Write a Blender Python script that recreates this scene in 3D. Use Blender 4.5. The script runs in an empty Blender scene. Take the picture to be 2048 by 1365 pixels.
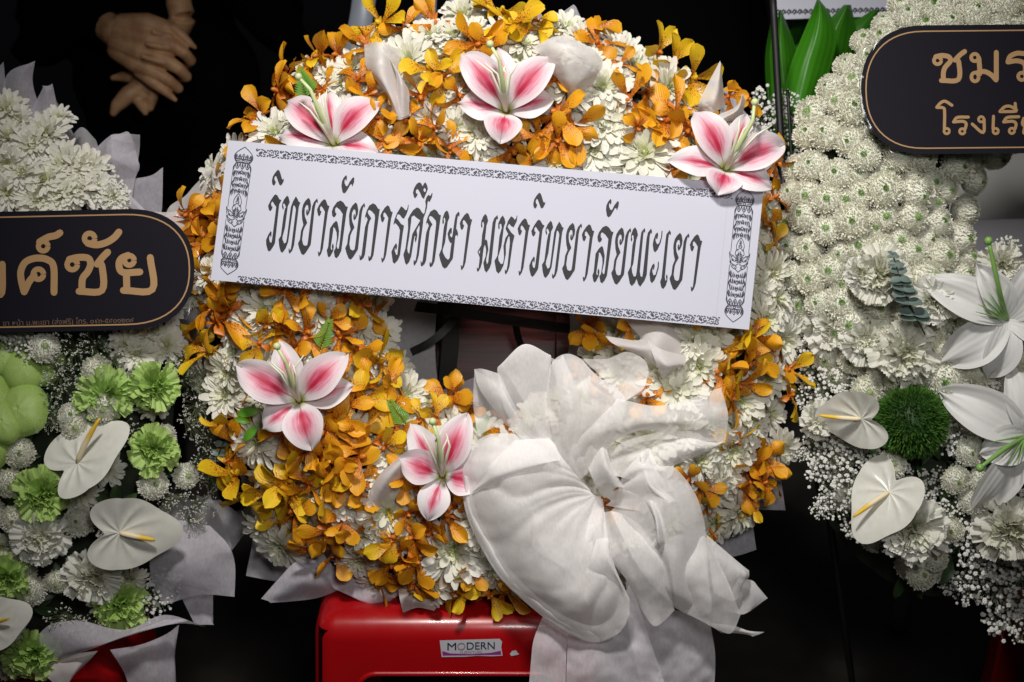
import bpy, bmesh, math, random
from math import sin, cos, pi, radians, sqrt, atan2
from mathutils import Vector, Matrix, Euler
from mathutils.geometry import tessellate_polygon
from mathutils import noise as mnoise
R_ = random.Random(7)
sc = bpy.context.scene
COL = sc.collection

# ------------------------------------------------------------------ camera
TILT = radians(22); D = 2.4; PPM = 1200.0
ct, st = cos(TILT), sin(TILT)
AX = Vector((1, 0, 0)); AU = Vector((0, st, ct)); AN = Vector((0, -ct, st))
ORG = Vector((0, 0, 0.84))
cam_d = bpy.data.cameras.new('camera')
cam = bpy.data.objects.new('camera', cam_d); COL.objects.link(cam)
cam.location = ORG + AN * D
cam.rotation_euler = (pi / 2 - TILT, 0, 0)
cam_d.sensor_width = 36; cam_d.lens = 36 * D / (2048 / PPM)
cam_d.clip_start = 0.05; cam_d.clip_end = 200
cam_d.dof.use_dof = True; cam_d.dof.focus_distance = D - 0.17; cam_d.dof.aperture_fstop = 3.8
sc.camera = cam
# ------------------------------------------------------------------ world (night) and lamps
world = bpy.data.worlds.new("World"); sc.world = world; world.use_nodes = True
bg = world.node_tree.nodes['Background']
bg.inputs[0].default_value = (0.55, 0.6, 0.75, 1); bg.inputs[1].default_value = 0.018
sc.view_settings.view_transform = 'Standard'; sc.view_settings.look = 'None'
sc.view_settings.exposure = 0.0; sc.view_settings.gamma = 1.0
sc.cycles.transparent_max_bounces = 24
sc.cycles.max_bounces = 8

def lamp(name, pos, target, power, size, angle, blend, color):
    l = bpy.data.lights.new(name, 'SPOT'); l.energy = power; l.shadow_soft_size = size
    l.spot_size = radians(angle); l.spot_blend = blend; l.color = color
    o = bpy.data.objects.new(name, l); COL.objects.link(o)
    o.location = pos
    o.rotation_euler = (Vector(target) - Vector(pos)).to_track_quat('-Z', 'Y').to_euler()
    return o
# overhead lamp of the tent and a weaker frontal fill added near the camera
lamp('overhead_spot', (-0.25, -1.30, 3.15), (0.10, 0.0, 0.88), 265, 0.16, 54, 1.0, (1.0, 0.96, 0.915))
lamp('frontal_fill_spot', (0.35, -2.2, 2.25), (0.05, 0.0, 0.92), 84, 0.24, 51, 1.0, (1.0, 0.975, 0.96))

# ------------------------------------------------------------------ helpers
def W(px, py, h=0.0):
    k = (D - h) / D
    return ORG + AX * ((px - 1024) / PPM * k) + AU * ((682.5 - py) / PPM * k) + AN * h
def PM(px, h=0.0):
    return px / PPM * (D - h) / D
def V3(n):
    return AX * n[0] + AU * n[1] + AN * n[2]
def frame(n, spin=0.0):
    """rotation whose Z is the panel direction n and whose Y points to image angle spin (0 = right, 90 = up)"""
    z = V3(n).normalized()
    s = radians(spin)
    y = V3((cos(s), sin(s), 0))
    y = (y - z * y.dot(z)).normalized()
    x = y.cross(z)
    return Matrix((x, y, z)).transposed().to_4x4()
def tag(o, label=None, cat=None, group=None, kind=None):
    if label: o['label'] = label
    if cat: o['category'] = cat
    if group: o['group'] = group
    if kind: o['kind'] = kind
    return o
def empty(name, loc, label=None, cat=None, group=None):
    o = bpy.data.objects.new(name, None); COL.objects.link(o)
    o.location = loc; o.empty_display_size = 0.05
    bpy_mats[o.name] = Matrix.Translation(Vector(loc))
    return tag(o, label, cat, group)
bpy_mats = {}
def link(name, me, mat4=None, parent=None, mats=None):
    o = bpy.data.objects.new(name, me); COL.objects.link(o)
    M = mat4 if mat4 is not None else Matrix.Identity(4)
    bpy_mats[o.name] = M
    if parent is not None:
        o.parent = parent
        o.matrix_basis = bpy_mats[parent.name].inverted() @ M
    else:
        o.matrix_basis = M
    return o
class MB:
    def __init__(s): s.v = []; s.f = []; s.uv = []; s.c = []; s.mi = []
    def add(s, vs, fs, uvs=None, tint=0.0, M=None, mi=0):
        b = len(s.v)
        if M is not None: vs = [M @ Vector(p) for p in vs]
        s.v += [tuple(p) for p in vs]
        s.f += [tuple(b + i for i in f) for f in fs]
        s.uv += uvs if uvs else [(0, 0)] * len(vs)
        s.c += [tint] * len(vs) if not isinstance(tint, list) else tint
        s.mi += [mi] * len(fs)
    def mesh(s, name, mats, smooth=True):
        me = bpy.data.meshes.new(name)
        me.from_pydata(s.v, [], s.f)
        uvl = me.uv_layers.new(name='UVMap')
        li = [0] * len(me.loops); me.loops.foreach_get('vertex_index', li)
        fl = []
        for i in li: fl += s.uv[i]
        uvl.data.foreach_set('uv', fl)
        a = me.attributes.new('tint', 'FLOAT', 'POINT')
        a.data.foreach_set('value', s.c)
        me.polygons.foreach_set('use_smooth', [smooth] * len(me.polygons))
        for m in (mats if isinstance(mats, (list, tuple)) else [mats]): me.materials.append(m)
        me.polygons.foreach_set('material_index', s.mi)
        me.update()
        return me
def grid_faces(nu, nv, b=0):
    return [(b + j * (nu + 1) + i, b + j * (nu + 1) + i + 1, b + (j + 1) * (nu + 1) + i + 1, b + (j + 1) * (nu + 1) + i)
            for j in range(nv) for i in range(nu)]
def petal(mb, L, Wd, prof, a0, a1, p=1.0, cup=0.2, nu=2, nv=5, M=None, tint=0.0, ruf=0.0, rufn=3, mi=0, serr=0.0, twist=0.0):
    """petal from the origin along +Y, rising by angle a(t)=a0..a1; prof(t) = half-width share"""
    vs, uv = [], []
    y = z = 0.0; ph = R_.random() * 6
    for j in range(nv + 1):
        t = j / nv
        a = a0 + (a1 - a0) * t ** p
        if j: y += cos(a) * L / nv; z += sin(a) * L / nv
        w = prof(t) * Wd / 2
        for i in range(nu + 1):
            u = -1 + 2 * i / nu
            c = cup * u * u * w
            zz = c + ruf * t * t * sin(u * rufn + ph) * Wd
            tw = twist * t
            ly = serr * (1 if (i + j) % 2 else -1) * L if j == nv else 0
            vs.append((u * w * cos(tw), y - sin(a) * zz + cos(a) * ly * 1.0 + (-abs(u) * L * 0.1 * t * t if serr else 0), z + cos(a) * zz + u * w * sin(tw)))
            uv.append((i / nu, t))
    mb.add(vs, grid_faces(nu, nv), uv, tint, M, mi)
def tube(mb, pts, rad, n=8, M=None, tint=0.0, mi=0, cap=True):
    pts = [Vector(p) for p in pts]; m = len(pts)
    rad = rad if isinstance(rad, (list, tuple)) else [rad] * m
    vs, uv, fs = [], [], []
    up = Vector((0.13, 0.31, 0.94))
    for j, p in enumerate(pts):
        d = (pts[min(j + 1, m - 1)] - pts[max(j - 1, 0)]).normalized()
        x = d.cross(up); x = x.normalized() if x.length > 1e-4 else Vector((1, 0, 0)); y = d.cross(x)
        for i in range(n):
            a = 2 * pi * i / n
            vs.append(p + (x * cos(a) + y * sin(a)) * rad[j]); uv.append((i / n, j / max(1, m - 1)))
    for j in range(m - 1):
        for i in range(n):
            fs.append((j * n + i, j * n + (i + 1) % n, (j + 1) * n + (i + 1) % n, (j + 1) * n + i))
    if cap: fs += [tuple(range(n))[::-1], tuple((m - 1) * n + i for i in range(n))]
    mb.add(vs, fs, uv, tint, M, mi)
def ball(mb, c, r, seg=6, rings=4, M=None, tint=0.0, sc3=(1, 1, 1), mi=0):
    vs = [(c[0], c[1], c[2] + r * sc3[2])]; fs = []
    for j in range(1, rings):
        for i in range(seg):
            a, b = 2 * pi * i / seg, pi * j / rings
            vs.append((c[0] + r * sin(b) * cos(a) * sc3[0], c[1] + r * sin(b) * sin(a) * sc3[1], c[2] + r * cos(b) * sc3[2]))
    vs.append((c[0], c[1], c[2] - r * sc3[2])); e = len(vs) - 1
    for i in range(seg):
        fs.append((0, 1 + i, 1 + (i + 1) % seg))
        for j in range(rings - 2):
            a, b = 1 + j * seg, 1 + (j + 1) * seg
            fs.append((a + i, b + i, b + (i + 1) % seg, a + (i + 1) % seg))
        b = 1 + (rings - 2) * seg
        fs.append((b + i, e, b + (i + 1) % seg))
    mb.add(vs, fs, None, tint, M, mi)
def cr(pts, n):
    """Catmull-Rom resample of points (tuples) to n+1 points"""
    P = [Vector(p) for p in pts]
    if len(P) == 1: return [P[0].copy() for _ in range(n + 1)]
    out = []
    m = len(P) - 1
    for k in range(n + 1):
        t = k / n * m; i = min(int(t), m - 1); f = t - i
        p1, p2 = P[i], P[i + 1]
        p0 = P[i - 1] if i > 0 else p1 * 2 - p2
        p3 = P[i + 2] if i + 2 <= m else p2 * 2 - p1
        out.append(0.5 * ((2 * p1) + (p2 - p0) * f + (2 * p0 - 5 * p1 + 4 * p2 - p3) * f * f + (3 * p1 - p0 - 3 * p2 + p3) * f ** 3))
    return out
KNX, KNY = 880 + 622 / 1.993, 680 + 612 / 1.993
def loft(mb, ribs, nu, nv, wr=0.0, M=None, seed=0.0, ridge=0.0):
    """ribs: lists of (px,py,h) -> world grid"""
    R1 = [cr(r, nu) for r in ribs]
    cols = [cr([r[i] for r in R1], nv) for i in range(nu + 1)]
    vs, uv = [], []
    for j in range(nv + 1):
        for i in range(nu + 1):
            p = cols[i][j]
            q = Vector((p[0] / 60, p[1] / 60, seed))
            h = p[2] + wr * mnoise.noise(q) + wr * 0.5 * mnoise.noise(q * 2.7)
            if ridge:   # pleats gathered towards the knot
                ddx, ddy = p[0] - KNX, p[1] - KNY; dd = sqrt(ddx * ddx + ddy * ddy)
                an = atan2(ddy, ddx) + .5 * mnoise.noise(Vector((p[0] / 110, p[1] / 110, seed + 3)))
                pl_ = abs(sin(an * 5.5 + seed)) ** .8 * .7 + abs(sin(an * 9.0 + seed * 2.1)) * .3
                h += ridge * (pl_ - .5) * min(1, dd / 70) * (1 - .35 * min(1, dd / 260))
            vs.append(W(p[0], p[1], h)); uv.append((i / nu, j / nv))
    mb.add(vs, grid_faces(nu, nv), uv, 0.0)

# ------------------------------------------------------------------ materials
def newmat(name):
    m = bpy.data.materials.new(name); m.use_nodes = True
    nt = m.node_tree; return m, nt, nt.nodes, nt.links, nt.nodes['Principled BSDF'], nt.nodes['Material Output']
def simple(name, col, rough=0.5, metal=0.0, bump=0.0, bscale=200, coat=0.0, var=0.0, spec=0.5):
    m, nt, N, L, P, O = newmat(name)
    P.inputs['Base Color'].default_value = (*col, 1); P.inputs['Roughness'].default_value = rough
    P.inputs['Metallic'].default_value = metal; P.inputs['Coat Weight'].default_value = coat
    P.inputs['Specular IOR Level'].default_value = spec
    if bump or var:
        tc = N.new('ShaderNodeTexCoord'); no = N.new('ShaderNodeTexNoise'); no.inputs['Scale'].default_value = bscale
        no.inputs['Detail'].default_value = 5
        L.new(tc.outputs['Object'], no.inputs['Vector'])
        if bump:
            b = N.new('ShaderNodeBump'); b.inputs['Strength'].default_value = bump; b.inputs['Distance'].default_value = 0.002
            L.new(no.outputs['Fac'], b.inputs['Height']); L.new(b.outputs[0], P.inputs['Normal'])
        if var:
            mx = N.new('ShaderNodeMix'); mx.data_type = 'RGBA'
            mx.inputs[6].default_value = (*[c * (1 - var) for c in col], 1); mx.inputs[7].default_value = (*[min(1, c * (1 + var)) for c in col], 1)
            L.new(no.outputs['Fac'], mx.inputs[0]); L.new(mx.outputs[2], P.inputs['Base Color'])
    return m
def mathn(N, L, op, a, b=None, clamp=False):
    n = N.new('ShaderNodeMath'); n.operation = op; n.use_clamp = clamp
    for i, x in enumerate((a, b)):
        if x is None: continue
        if isinstance(x, (int, float)): n.inputs[i].default_value = x
        else: L.new(x, n.inputs[i])
    return n.outputs[0]
def mixc(N, L, f, a, b):
    n = N.new('ShaderNodeMix'); n.data_type = 'RGBA'
    if isinstance(f, (int, float)): n.inputs[0].default_value = f
    else: L.new(f, n.inputs[0])
    for i, x in ((6, a), (7, b)):
        if isinstance(x, tuple): n.inputs[i].default_value = (*x, 1)
        else: L.new(x, n.inputs[i])
    return n.outputs[2]
def smooth(N, L, x, a, b, lo=0.0, hi=1.0):
    n = N.new('ShaderNodeMapRange'); n.interpolation_type = 'SMOOTHSTEP'
    L.new(x, n.inputs[0]); n.inputs[1].default_value = a; n.inputs[2].default_value = b
    n.inputs[3].default_value = lo; n.inputs[4].default_value = hi
    return n.outputs[0]
def translucent_out(N, L, P, O, colsock, fac):
    T = N.new('ShaderNodeBsdfTranslucent'); mx = N.new('ShaderNodeMixShader'); mx.inputs[0].default_value = fac
    if isinstance(colsock, tuple): T.inputs[0].default_value = (*colsock, 1)
    else: L.new(colsock, T.inputs[0])
    L.new(P.outputs[0], mx.inputs[1]); L.new(T.outputs[0], mx.inputs[2]); L.new(mx.outputs[0], O.inputs[0])
def tint_mat(name, c0, c1, rough=0.55, trans=0.25, rand=0.06, spec=0.4):
    """petal colour c0 -> c1 by the mesh's tint attribute, slight difference from flower to flower"""
    m, nt, N, L, P, O = newmat(name)
    at = N.new('ShaderNodeAttribute'); at.attribute_name = 'tint'
    c = mixc(N, L, at.outputs['Fac'], c0, c1)
    oi = N.new('ShaderNodeObjectInfo')
    c = mixc(N, L, mathn(N, L, 'MULTIPLY', oi.outputs['Random'], rand * 4), c, tuple(a * b for a, b in zip(c0, (0.86, 0.84, 0.62))))
    tc = N.new('ShaderNodeUVMap'); w = N.new('ShaderNodeTexWave'); w.inputs['Scale'].default_value = 2.2; w.inputs['Distortion'].default_value = 1.5
    L.new(tc.outputs[0], w.inputs['Vector'])
    b = N.new('ShaderNodeBump'); b.inputs['Strength'].default_value = 0.25; b.inputs['Distance'].default_value = 0.0015
    L.new(w.outputs['Fac'], b.inputs['Height']); L.new(b.outputs[0], P.inputs['Normal'])
    L.new(c, P.inputs['Base Color']); P.inputs['Roughness'].default_value = rough; P.inputs['Specular IOR Level'].default_value = spec
    translucent_out(N, L, P, O, c, trans)
    return m
M_mum = tint_mat('chrysanthemum_white', (0.90, 0.89, 0.82), (0.66, 0.70, 0.38))
M_pom = tint_mat('pompon_cream', (0.94, 0.93, 0.83), (0.20, 0.40, 0.05), trans=0.15, rand=.03)
M_pomw = tint_mat('pompon_white', (0.88, 0.88, 0.80), (0.34, 0.46, 0.14), trans=0.2)
M_carn_g = tint_mat('carnation_green', (0.56, 0.76, 0.26), (0.36, 0.58, 0.08), trans=0.3)
M_carn_w = tint_mat('carnation_white', (0.84, 0.84, 0.78), (0.70, 0.72, 0.46), trans=0.3)
M_gyp = tint_mat('babys_breath_white', (0.82, 0.82, 0.78), (0.10, 0.16, 0.05), trans=0.15)
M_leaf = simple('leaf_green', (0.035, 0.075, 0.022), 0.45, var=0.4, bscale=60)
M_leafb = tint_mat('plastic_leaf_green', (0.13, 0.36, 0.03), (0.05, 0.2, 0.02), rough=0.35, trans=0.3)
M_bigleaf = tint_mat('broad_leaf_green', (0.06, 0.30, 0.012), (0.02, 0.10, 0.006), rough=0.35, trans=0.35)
M_euc = simple('eucalyptus_leaf', (0.12, 0.17, 0.15), 0.6, var=0.25, bscale=40)
M_moss = simple('wreath_foam', (0.02, 0.028, 0.014), 0.9, bump=0.6, bscale=120)
M_twig = simple('dark_twig', (0.03, 0.028, 0.02), 0.8)

def orchid_mat(name, ca, cb, cs):
    m, nt, N, L, P, O = newmat(name)
    uv = N.new('ShaderNodeUVMap'); sp = N.new('ShaderNodeSeparateXYZ'); L.new(uv.outputs[0], sp.inputs[0])
    v = sp.outputs[1]
    oi = N.new('ShaderNodeObjectInfo')
    c = mixc(N, L, smooth(N, L, v, 0.1, 0.95), ca, cb)
    c = mixc(N, L, mathn(N, L, 'MULTIPLY', oi.outputs['Random'], 0.3), c, (0.66, 0.24, 0.012))
    mp = N.new('ShaderNodeMapping'); mp.inputs['Scale'].default_value = (11, 22, 1); L.new(uv.outputs[0], mp.inputs[0])
    off = N.new('ShaderNodeCombineXYZ'); L.new(mathn(N, L, 'MULTIPLY', oi.outputs['Random'], 50), off.inputs[0]); L.new(off.outputs[0], mp.inputs['Location'])
    vo = N.new('ShaderNodeTexVoronoi'); vo.inputs['Scale'].default_value = 1.0; vo.inputs['Randomness'].default_value = 1.0; L.new(mp.outputs[0], vo.inputs['Vector'])
    thr = smooth(N, L, v, 0.3, 0.95, 0.5, 0.0)
    spot = mathn(N, L, 'LESS_THAN', vo.outputs['Distance'], thr)
    c = mixc(N, L, mathn(N, L, 'MULTIPLY', spot, 0.9), c, cs)
    c = mixc(N, L, smooth(N, L, v, 0.28, 0.0, 0, 0.65), c, (0.42, 0.08, 0.01))
    L.new(c, P.inputs['Base Color']); P.inputs['Roughness'].default_value = 0.42
    no = N.new('ShaderNodeTexWave'); no.inputs['Scale'].default_value = 3; no.inputs['Distortion'].default_value = 2
    L.new(uv.outputs[0], no.inputs['Vector'])
    b = N.new('ShaderNodeBump'); b.inputs['Strength'].default_value = 0.3; b.inputs['Distance'].default_value = 0.001
    L.new(no.outputs['Fac'], b.inputs['Height']); L.new(b.outputs[0], P.inputs['Normal'])
    translucent_out(N, L, P, O, c, 0.22)
    return m
M_orA = orchid_mat('orchid_amber', (0.72, 0.22, 0.008), (0.88, 0.45, 0.015), (0.22, 0.03, 0.008))
M_orY = orchid_mat('orchid_yellow', (0.80, 0.42, 0.012), (0.90, 0.64, 0.02), (0.25, 0.05, 0.01))
M_orB = simple('orchid_lip', (0.55, 0.16, 0.012), 0.45, var=0.5, bscale=300)

def lily_mat(name, pinkw):
    m, nt, N, L, P, O = newmat(name)
    uv = N.new('ShaderNodeUVMap'); sp = N.new('ShaderNodeSeparateXYZ'); L.new(uv.outputs[0], sp.inputs[0])
    u = mathn(N, L, 'ABSOLUTE', mathn(N, L, 'SUBTRACT', sp.outputs[0], 0.5)); v = sp.outputs[1]
    no = N.new('ShaderNodeTexNoise'); no.inputs['Scale'].default_value = 3.0; no.inputs['Detail'].default_value = 4
    mp = N.new('ShaderNodeMapping'); mp.inputs['Scale'].default_value = (7, 1.2, 1); L.new(uv.outputs[0], mp.inputs[0]); L.new(mp.outputs[0], no.inputs[0])
    nz = mathn(N, L, 'MULTIPLY', mathn(N, L, 'SUBTRACT', no.outputs['Fac'], 0.5), 0.35)
    un = mathn(N, L, 'ADD', u, nz)
    vr = mathn(N, L, 'MULTIPLY', smooth(N, L, v, 0.12, 0.38), smooth(N, L, v, 1.0, 0.45))
    band = mathn(N, L, 'MULTIPLY', smooth(N, L, un, pinkw, 0.0), vr)
    core = mathn(N, L, 'MULTIPLY', smooth(N, L, un, pinkw * 0.52, 0.0), mathn(N, L, 'MULTIPLY', smooth(N, L, v, 0.1, 0.3), smooth(N, L, v, 0.8, 0.45)))
    line = mathn(N, L, 'MULTIPLY', smooth(N, L, u, 0.05, 0.0), smooth(N, L, v, 0.95, 0.55))
    c = mixc(N, L, mathn(N, L, 'MULTIPLY', band, 0.95), (0.86, 0.82, 0.84), (0.80, 0.17, 0.33))
    c = mixc(N, L, mathn(N, L, 'MULTIPLY', core, 0.95), c, (0.58, 0.006, 0.05))
    c = mixc(N, L, mathn(N, L, 'MULTIPLY', line, 0.75), c, (0.50, 0.012, 0.06))
    vo = N.new('ShaderNodeTexVoronoi'); m2 = N.new('ShaderNodeMapping'); m2.inputs['Scale'].default_value = (14, 24, 1)
    L.new(uv.outputs[0], m2.inputs[0]); L.new(m2.outputs[0], vo.inputs['Vector'])
    sp_ = mathn(N, L, 'MULTIPLY', mathn(N, L, 'LESS_THAN', vo.outputs['Distance'], 0.2), mathn(N, L, 'MULTIPLY', smooth(N, L, u, 0.36, 0.30), mathn(N, L, 'MULTIPLY', smooth(N, L, v, 0.16, 0.22), smooth(N, L, v, 0.62, 0.56))))
    c = mixc(N, L, mathn(N, L, 'MULTIPLY', sp_, 0.75), c, (0.35, 0.01, 0.05))
    c = mixc(N, L, smooth(N, L, v, 0.13, 0.0), c, (0.42, 0.46, 0.12))
    L.new(c, P.inputs['Base Color']); P.inputs['Roughness'].default_value = 0.5
    b = N.new('ShaderNodeBump'); b.inputs['Strength'].default_value = 0.25; b.inputs['Distance'].default_value = 0.002
    L.new(no.outputs['Fac'], b.inputs['Height']); L.new(b.outputs[0], P.inputs['Normal'])
    translucent_out(N, L, P, O, c, 0.2)
    return m
M_lily = lily_mat('lily_pink_petal', 0.54)
M_lilyn = lily_mat('lily_pink_sepal', 0.30)
M_wlily = tint_mat('lily_white_petal', (0.82, 0.82, 0.80), (0.70, 0.72, 0.5), trans=0.25, rand=0.0)
M_pistil = simple('lily_pistil', (0.60, 0.68, 0.34), 0.45)
M_stamen = simple('lily_stamen', (0.80, 0.80, 0.62), 0.5)
M_gstem = simple('lily_green_style', (0.22, 0.42, 0.10), 0.4)
M_spathe = simple('anthurium_spathe', (0.70, 0.70, 0.63), 0.27, coat=0.3, var=0.12, bscale=6)
def spadix_mat():
    m, nt, N, L, P, O = newmat('anthurium_spadix')
    uv = N.new('ShaderNodeUVMap'); sp = N.new('ShaderNodeSeparateXYZ'); L.new(uv.outputs[0], sp.inputs[0])
    c = mixc(N, L, smooth(N, L, sp.outputs[1], 0.4, 0.65), (0.82, 0.70, 0.45), (0.80, 0.50, 0.03))
    L.new(c, P.inputs['Base Color']); P.inputs['Roughness'].default_value = 0.6
    return m
M_spadix = spadix_mat()
M_lotus = None
def lotus_mat():
    m, nt, N, L, P, O = newmat('green_lotus_petal')
    uv = N.new('ShaderNodeUVMap'); mp = N.new('ShaderNodeMapping'); mp.inputs['Scale'].default_value = (9, 5, 1); L.new(uv.outputs[0], mp.inputs[0])
    vo = N.new('ShaderNodeTexVoronoi'); vo.feature = 'DISTANCE_TO_EDGE'; L.new(mp.outputs[0], vo.inputs['Vector'])
    no = N.new('ShaderNodeTexNoise'); no.inputs['Scale'].default_value = 6; L.new(uv.outputs[0], no.inputs[0])
    c = mixc(N, L, no.outputs['Fac'], (0.40, 0.60, 0.12), (0.55, 0.74, 0.24))
    c = mixc(N, L, smooth(N, L, vo.outputs['Distance'], 0.06, 0.0, 0, 0.6), c, (0.18, 0.32, 0.06))
    L.new(c, P.inputs['Base Color']); P.inputs['Roughness'].default_value = 0.5
    translucent_out(N, L, P, O, c, 0.25)
    return m
M_lotus = lotus_mat()

def cloth_mat(name, col, alpha, trans=0.45, rough=0.8, sheer=0.16, face=1.0):
    """thin non-woven fabric: fibres let part of the light and of the view through"""
    m, nt, N, L, P, O = newmat(name)
    tc = N.new('ShaderNodeTexCoord'); no = N.new('ShaderNodeTexNoise'); no.inputs['Scale'].default_value = 260; no.inputs['Detail'].default_value = 6
    mp = N.new('ShaderNodeMapping'); mp.inputs['Scale'].default_value = (1, 0.35, 0.6); mp.inputs['Rotation'].default_value = (0.3, 0.5, 0.7)
    L.new(tc.outputs['Object'], mp.inputs[0]); L.new(mp.outputs[0], no.inputs[0])
    n2 = N.new('ShaderNodeTexNoise'); n2.inputs['Scale'].default_value = 22; n2.inputs['Detail'].default_value = 5; L.new(tc.outputs['Object'], n2.inputs[0])
    f = mathn(N, L, 'ADD', mathn(N, L, 'MULTIPLY', mathn(N, L, 'SUBTRACT', no.outputs['Fac'], 0.5), sheer * 2), mathn(N, L, 'MULTIPLY', mathn(N, L, 'SUBTRACT', n2.outputs['Fac'], 0.5), sheer))
    # more fibre is looked through at a glancing angle
    lw = N.new('ShaderNodeLayerWeight'); lw.inputs[0].default_value = 0.35
    f = mathn(N, L, 'ADD', f, mathn(N, L, 'MULTIPLY', lw.outputs['Facing'], (1 - alpha) * face))
    al = mathn(N, L, 'ADD', f, alpha, clamp=True)
    Df = N.new('ShaderNodeBsdfDiffuse'); Df.inputs[0].default_value = (*col, 1)
    Tr = N.new('ShaderNodeBsdfTranslucent'); Tr.inputs[0].default_value = (*col, 1)
    Tp = N.new('ShaderNodeBsdfTransparent')
    b = N.new('ShaderNodeBump'); b.inputs['Strength'].default_value = 0.15; b.inputs['Distance'].default_value = 0.001
    L.new(no.outputs['Fac'], b.inputs['Height']); L.new(b.outputs[0], Df.inputs['Normal'])
    a = N.new('ShaderNodeMixShader'); a.inputs[0].default_value = trans; L.new(Df.outputs[0], a.inputs[1]); L.new(Tr.outputs[0], a.inputs[2])
    o = N.new('ShaderNodeMixShader'); L.new(al, o.inputs[0]); L.new(Tp.outputs[0], o.inputs[1]); L.new(a.outputs[0], o.inputs[2])
    L.new(o.outputs[0], O.inputs[0])
    return m
M_bow = cloth_mat('bow_fabric', (0.98, 0.96, 0.95), 0.48, 0.23, sheer=.10, face=1.15)
M_tail = cloth_mat('bow_tail_fabric', (0.92, 0.88, 0.93), 0.46, 0.2, sheer=.1)
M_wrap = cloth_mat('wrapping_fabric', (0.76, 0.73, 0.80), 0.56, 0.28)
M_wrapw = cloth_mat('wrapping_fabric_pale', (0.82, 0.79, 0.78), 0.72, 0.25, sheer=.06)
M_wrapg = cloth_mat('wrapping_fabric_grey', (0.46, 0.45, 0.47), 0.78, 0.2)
M_paper = simple('banner_card', (0.56, 0.565, 0.655), 0.65, bump=0.05, bscale=500)
M_ink = simple('banner_ink', (0.012, 0.014, 0.016), 0.6)
M_inkp = simple('banner_border_ink', (0.035, 0.035, 0.055), 0.6)
M_crease = simple('banner_seam', (0.50, 0.49, 0.54), 0.7)
M_board = simple('board_black', (0.010, 0.009, 0.014), 0.5, spec=0.12, bump=0.04, bscale=30)
M_gold = simple('gold_ink', (0.42, 0.25, 0.11), 0.5)
M_goldt = simple('gold_ink_faint', (0.16, 0.10, 0.06), 0.5)
def red_mat():
    m, nt, N, L, P, O = newmat('red_plastic')
    P.inputs['Base Color'].default_value = (0.34, 0.003, 0.005, 1); P.inputs['Roughness'].default_value = 0.28
    P.inputs['Coat Weight'].default_value = 0.2
    tc = N.new('ShaderNodeTexCoord'); no = N.new('ShaderNodeTexNoise'); no.inputs['Scale'].default_value = 25; no.inputs['Detail'].default_value = 6
    L.new(tc.outputs['Object'], no.inputs[0])
    mr = N.new('ShaderNodeMapRange'); L.new(no.outputs['Fac'], mr.inputs[0]); mr.inputs[3].default_value = 0.18; mr.inputs[4].default_value = 0.42
    L.new(mr.outputs[0], P.inputs['Roughness'])
    return m
M_red = red_mat()
M_black = simple('black_cloth', (0.0022, 0.002, 0.0024), 0.9, bump=0.3, bscale=90, spec=0.05)
M_blackgl = simple('black_tape', (0.006, 0.006, 0.006), 0.55)
M_floor = simple('dark_floor', (0.03, 0.026, 0.02), 0.55, bump=0.5, bscale=12, var=0.6)
def skin_mat():
    m, nt, N, L, P, O = newmat('skin')
    tc = N.new('ShaderNodeTexCoord'); no = N.new('ShaderNodeTexNoise'); no.inputs['Scale'].default_value = 30; no.inputs['Detail'].default_value = 5
    L.new(tc.outputs['Object'], no.inputs[0])
    c = mixc(N, L, smooth(N, L, no.outputs['Fac'], 0.35, 0.65), (0.50, 0.26, 0.13), (0.66, 0.39, 0.20))
    L.new(c, P.inputs['Base Color']); P.inputs['Roughness'].default_value = 0.5
    P.inputs['Subsurface Weight'].default_value = 0.15; P.inputs['Subsurface Radius'].default_value = (0.01, 0.004, 0.002)
    n2 = N.new('ShaderNodeTexNoise'); n2.inputs['Scale'].default_value = 160; n2.inputs['Detail'].default_value = 6; L.new(tc.outputs['Object'], n2.inputs[0])
    b = N.new('ShaderNodeBump'); b.inputs['Strength'].default_value = 0.3; b.inputs['Distance'].default_value = 0.002
    L.new(n2.outputs['Fac'], b.inputs['Height']); L.new(b.outputs[0], P.inputs['Normal'])
    return m
M_skin = skin_mat()
def wood_mat():
    m, nt, N, L, P, O = newmat('mahogany_board')
    tc = N.new('ShaderNodeTexCoord'); mp = N.new('ShaderNodeMapping'); mp.inputs['Scale'].default_value = (6, 6, 160); L.new(tc.outputs['Object'], mp.inputs[0])
    no = N.new('ShaderNodeTexNoise'); no.inputs['Scale'].default_value = 1.5; no.inputs['Detail'].default_value = 5; L.new(mp.outputs[0], no.inputs[0])
    c = mixc(N, L, smooth(N, L, no.outputs['Fac'], 0.35, 0.7), (0.03, 0.006, 0.005), (0.085, 0.014, 0.011))
    L.new(c, P.inputs['Base Color']); P.inputs['Roughness'].default_value = 0.3
    return m
M_wood = wood_mat()
M_steel = simple('grey_painted_metal', (0.30, 0.33, 0.38), 0.3, metal=0.3)
M_white = simple('white_cloth', (0.85, 0.83, 0.87), 0.8)
M_greyw = simple('grey_board', (0.55, 0.55, 0.52), 0.8)
m, nt, N, L, P, O = newmat('clear_film')
P.inputs['Roughness'].default_value = 0.05; P.inputs['Base Color'].default_value = (0.9, 0.9, 0.95, 1)
tp = N.new('ShaderNodeBsdfTransparent'); mx = N.new('ShaderNodeMixShader'); gl = N.new('ShaderNodeBsdfGlossy'); gl.inputs['Roughness'].default_value = 0.16
mx.inputs[0].default_value = 0.035
L.new(tp.outputs[0], mx.inputs[1]); L.new(gl.outputs[0], mx.inputs[2]); L.new(mx.outputs[0], O.inputs[0])
M_film = m

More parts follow.
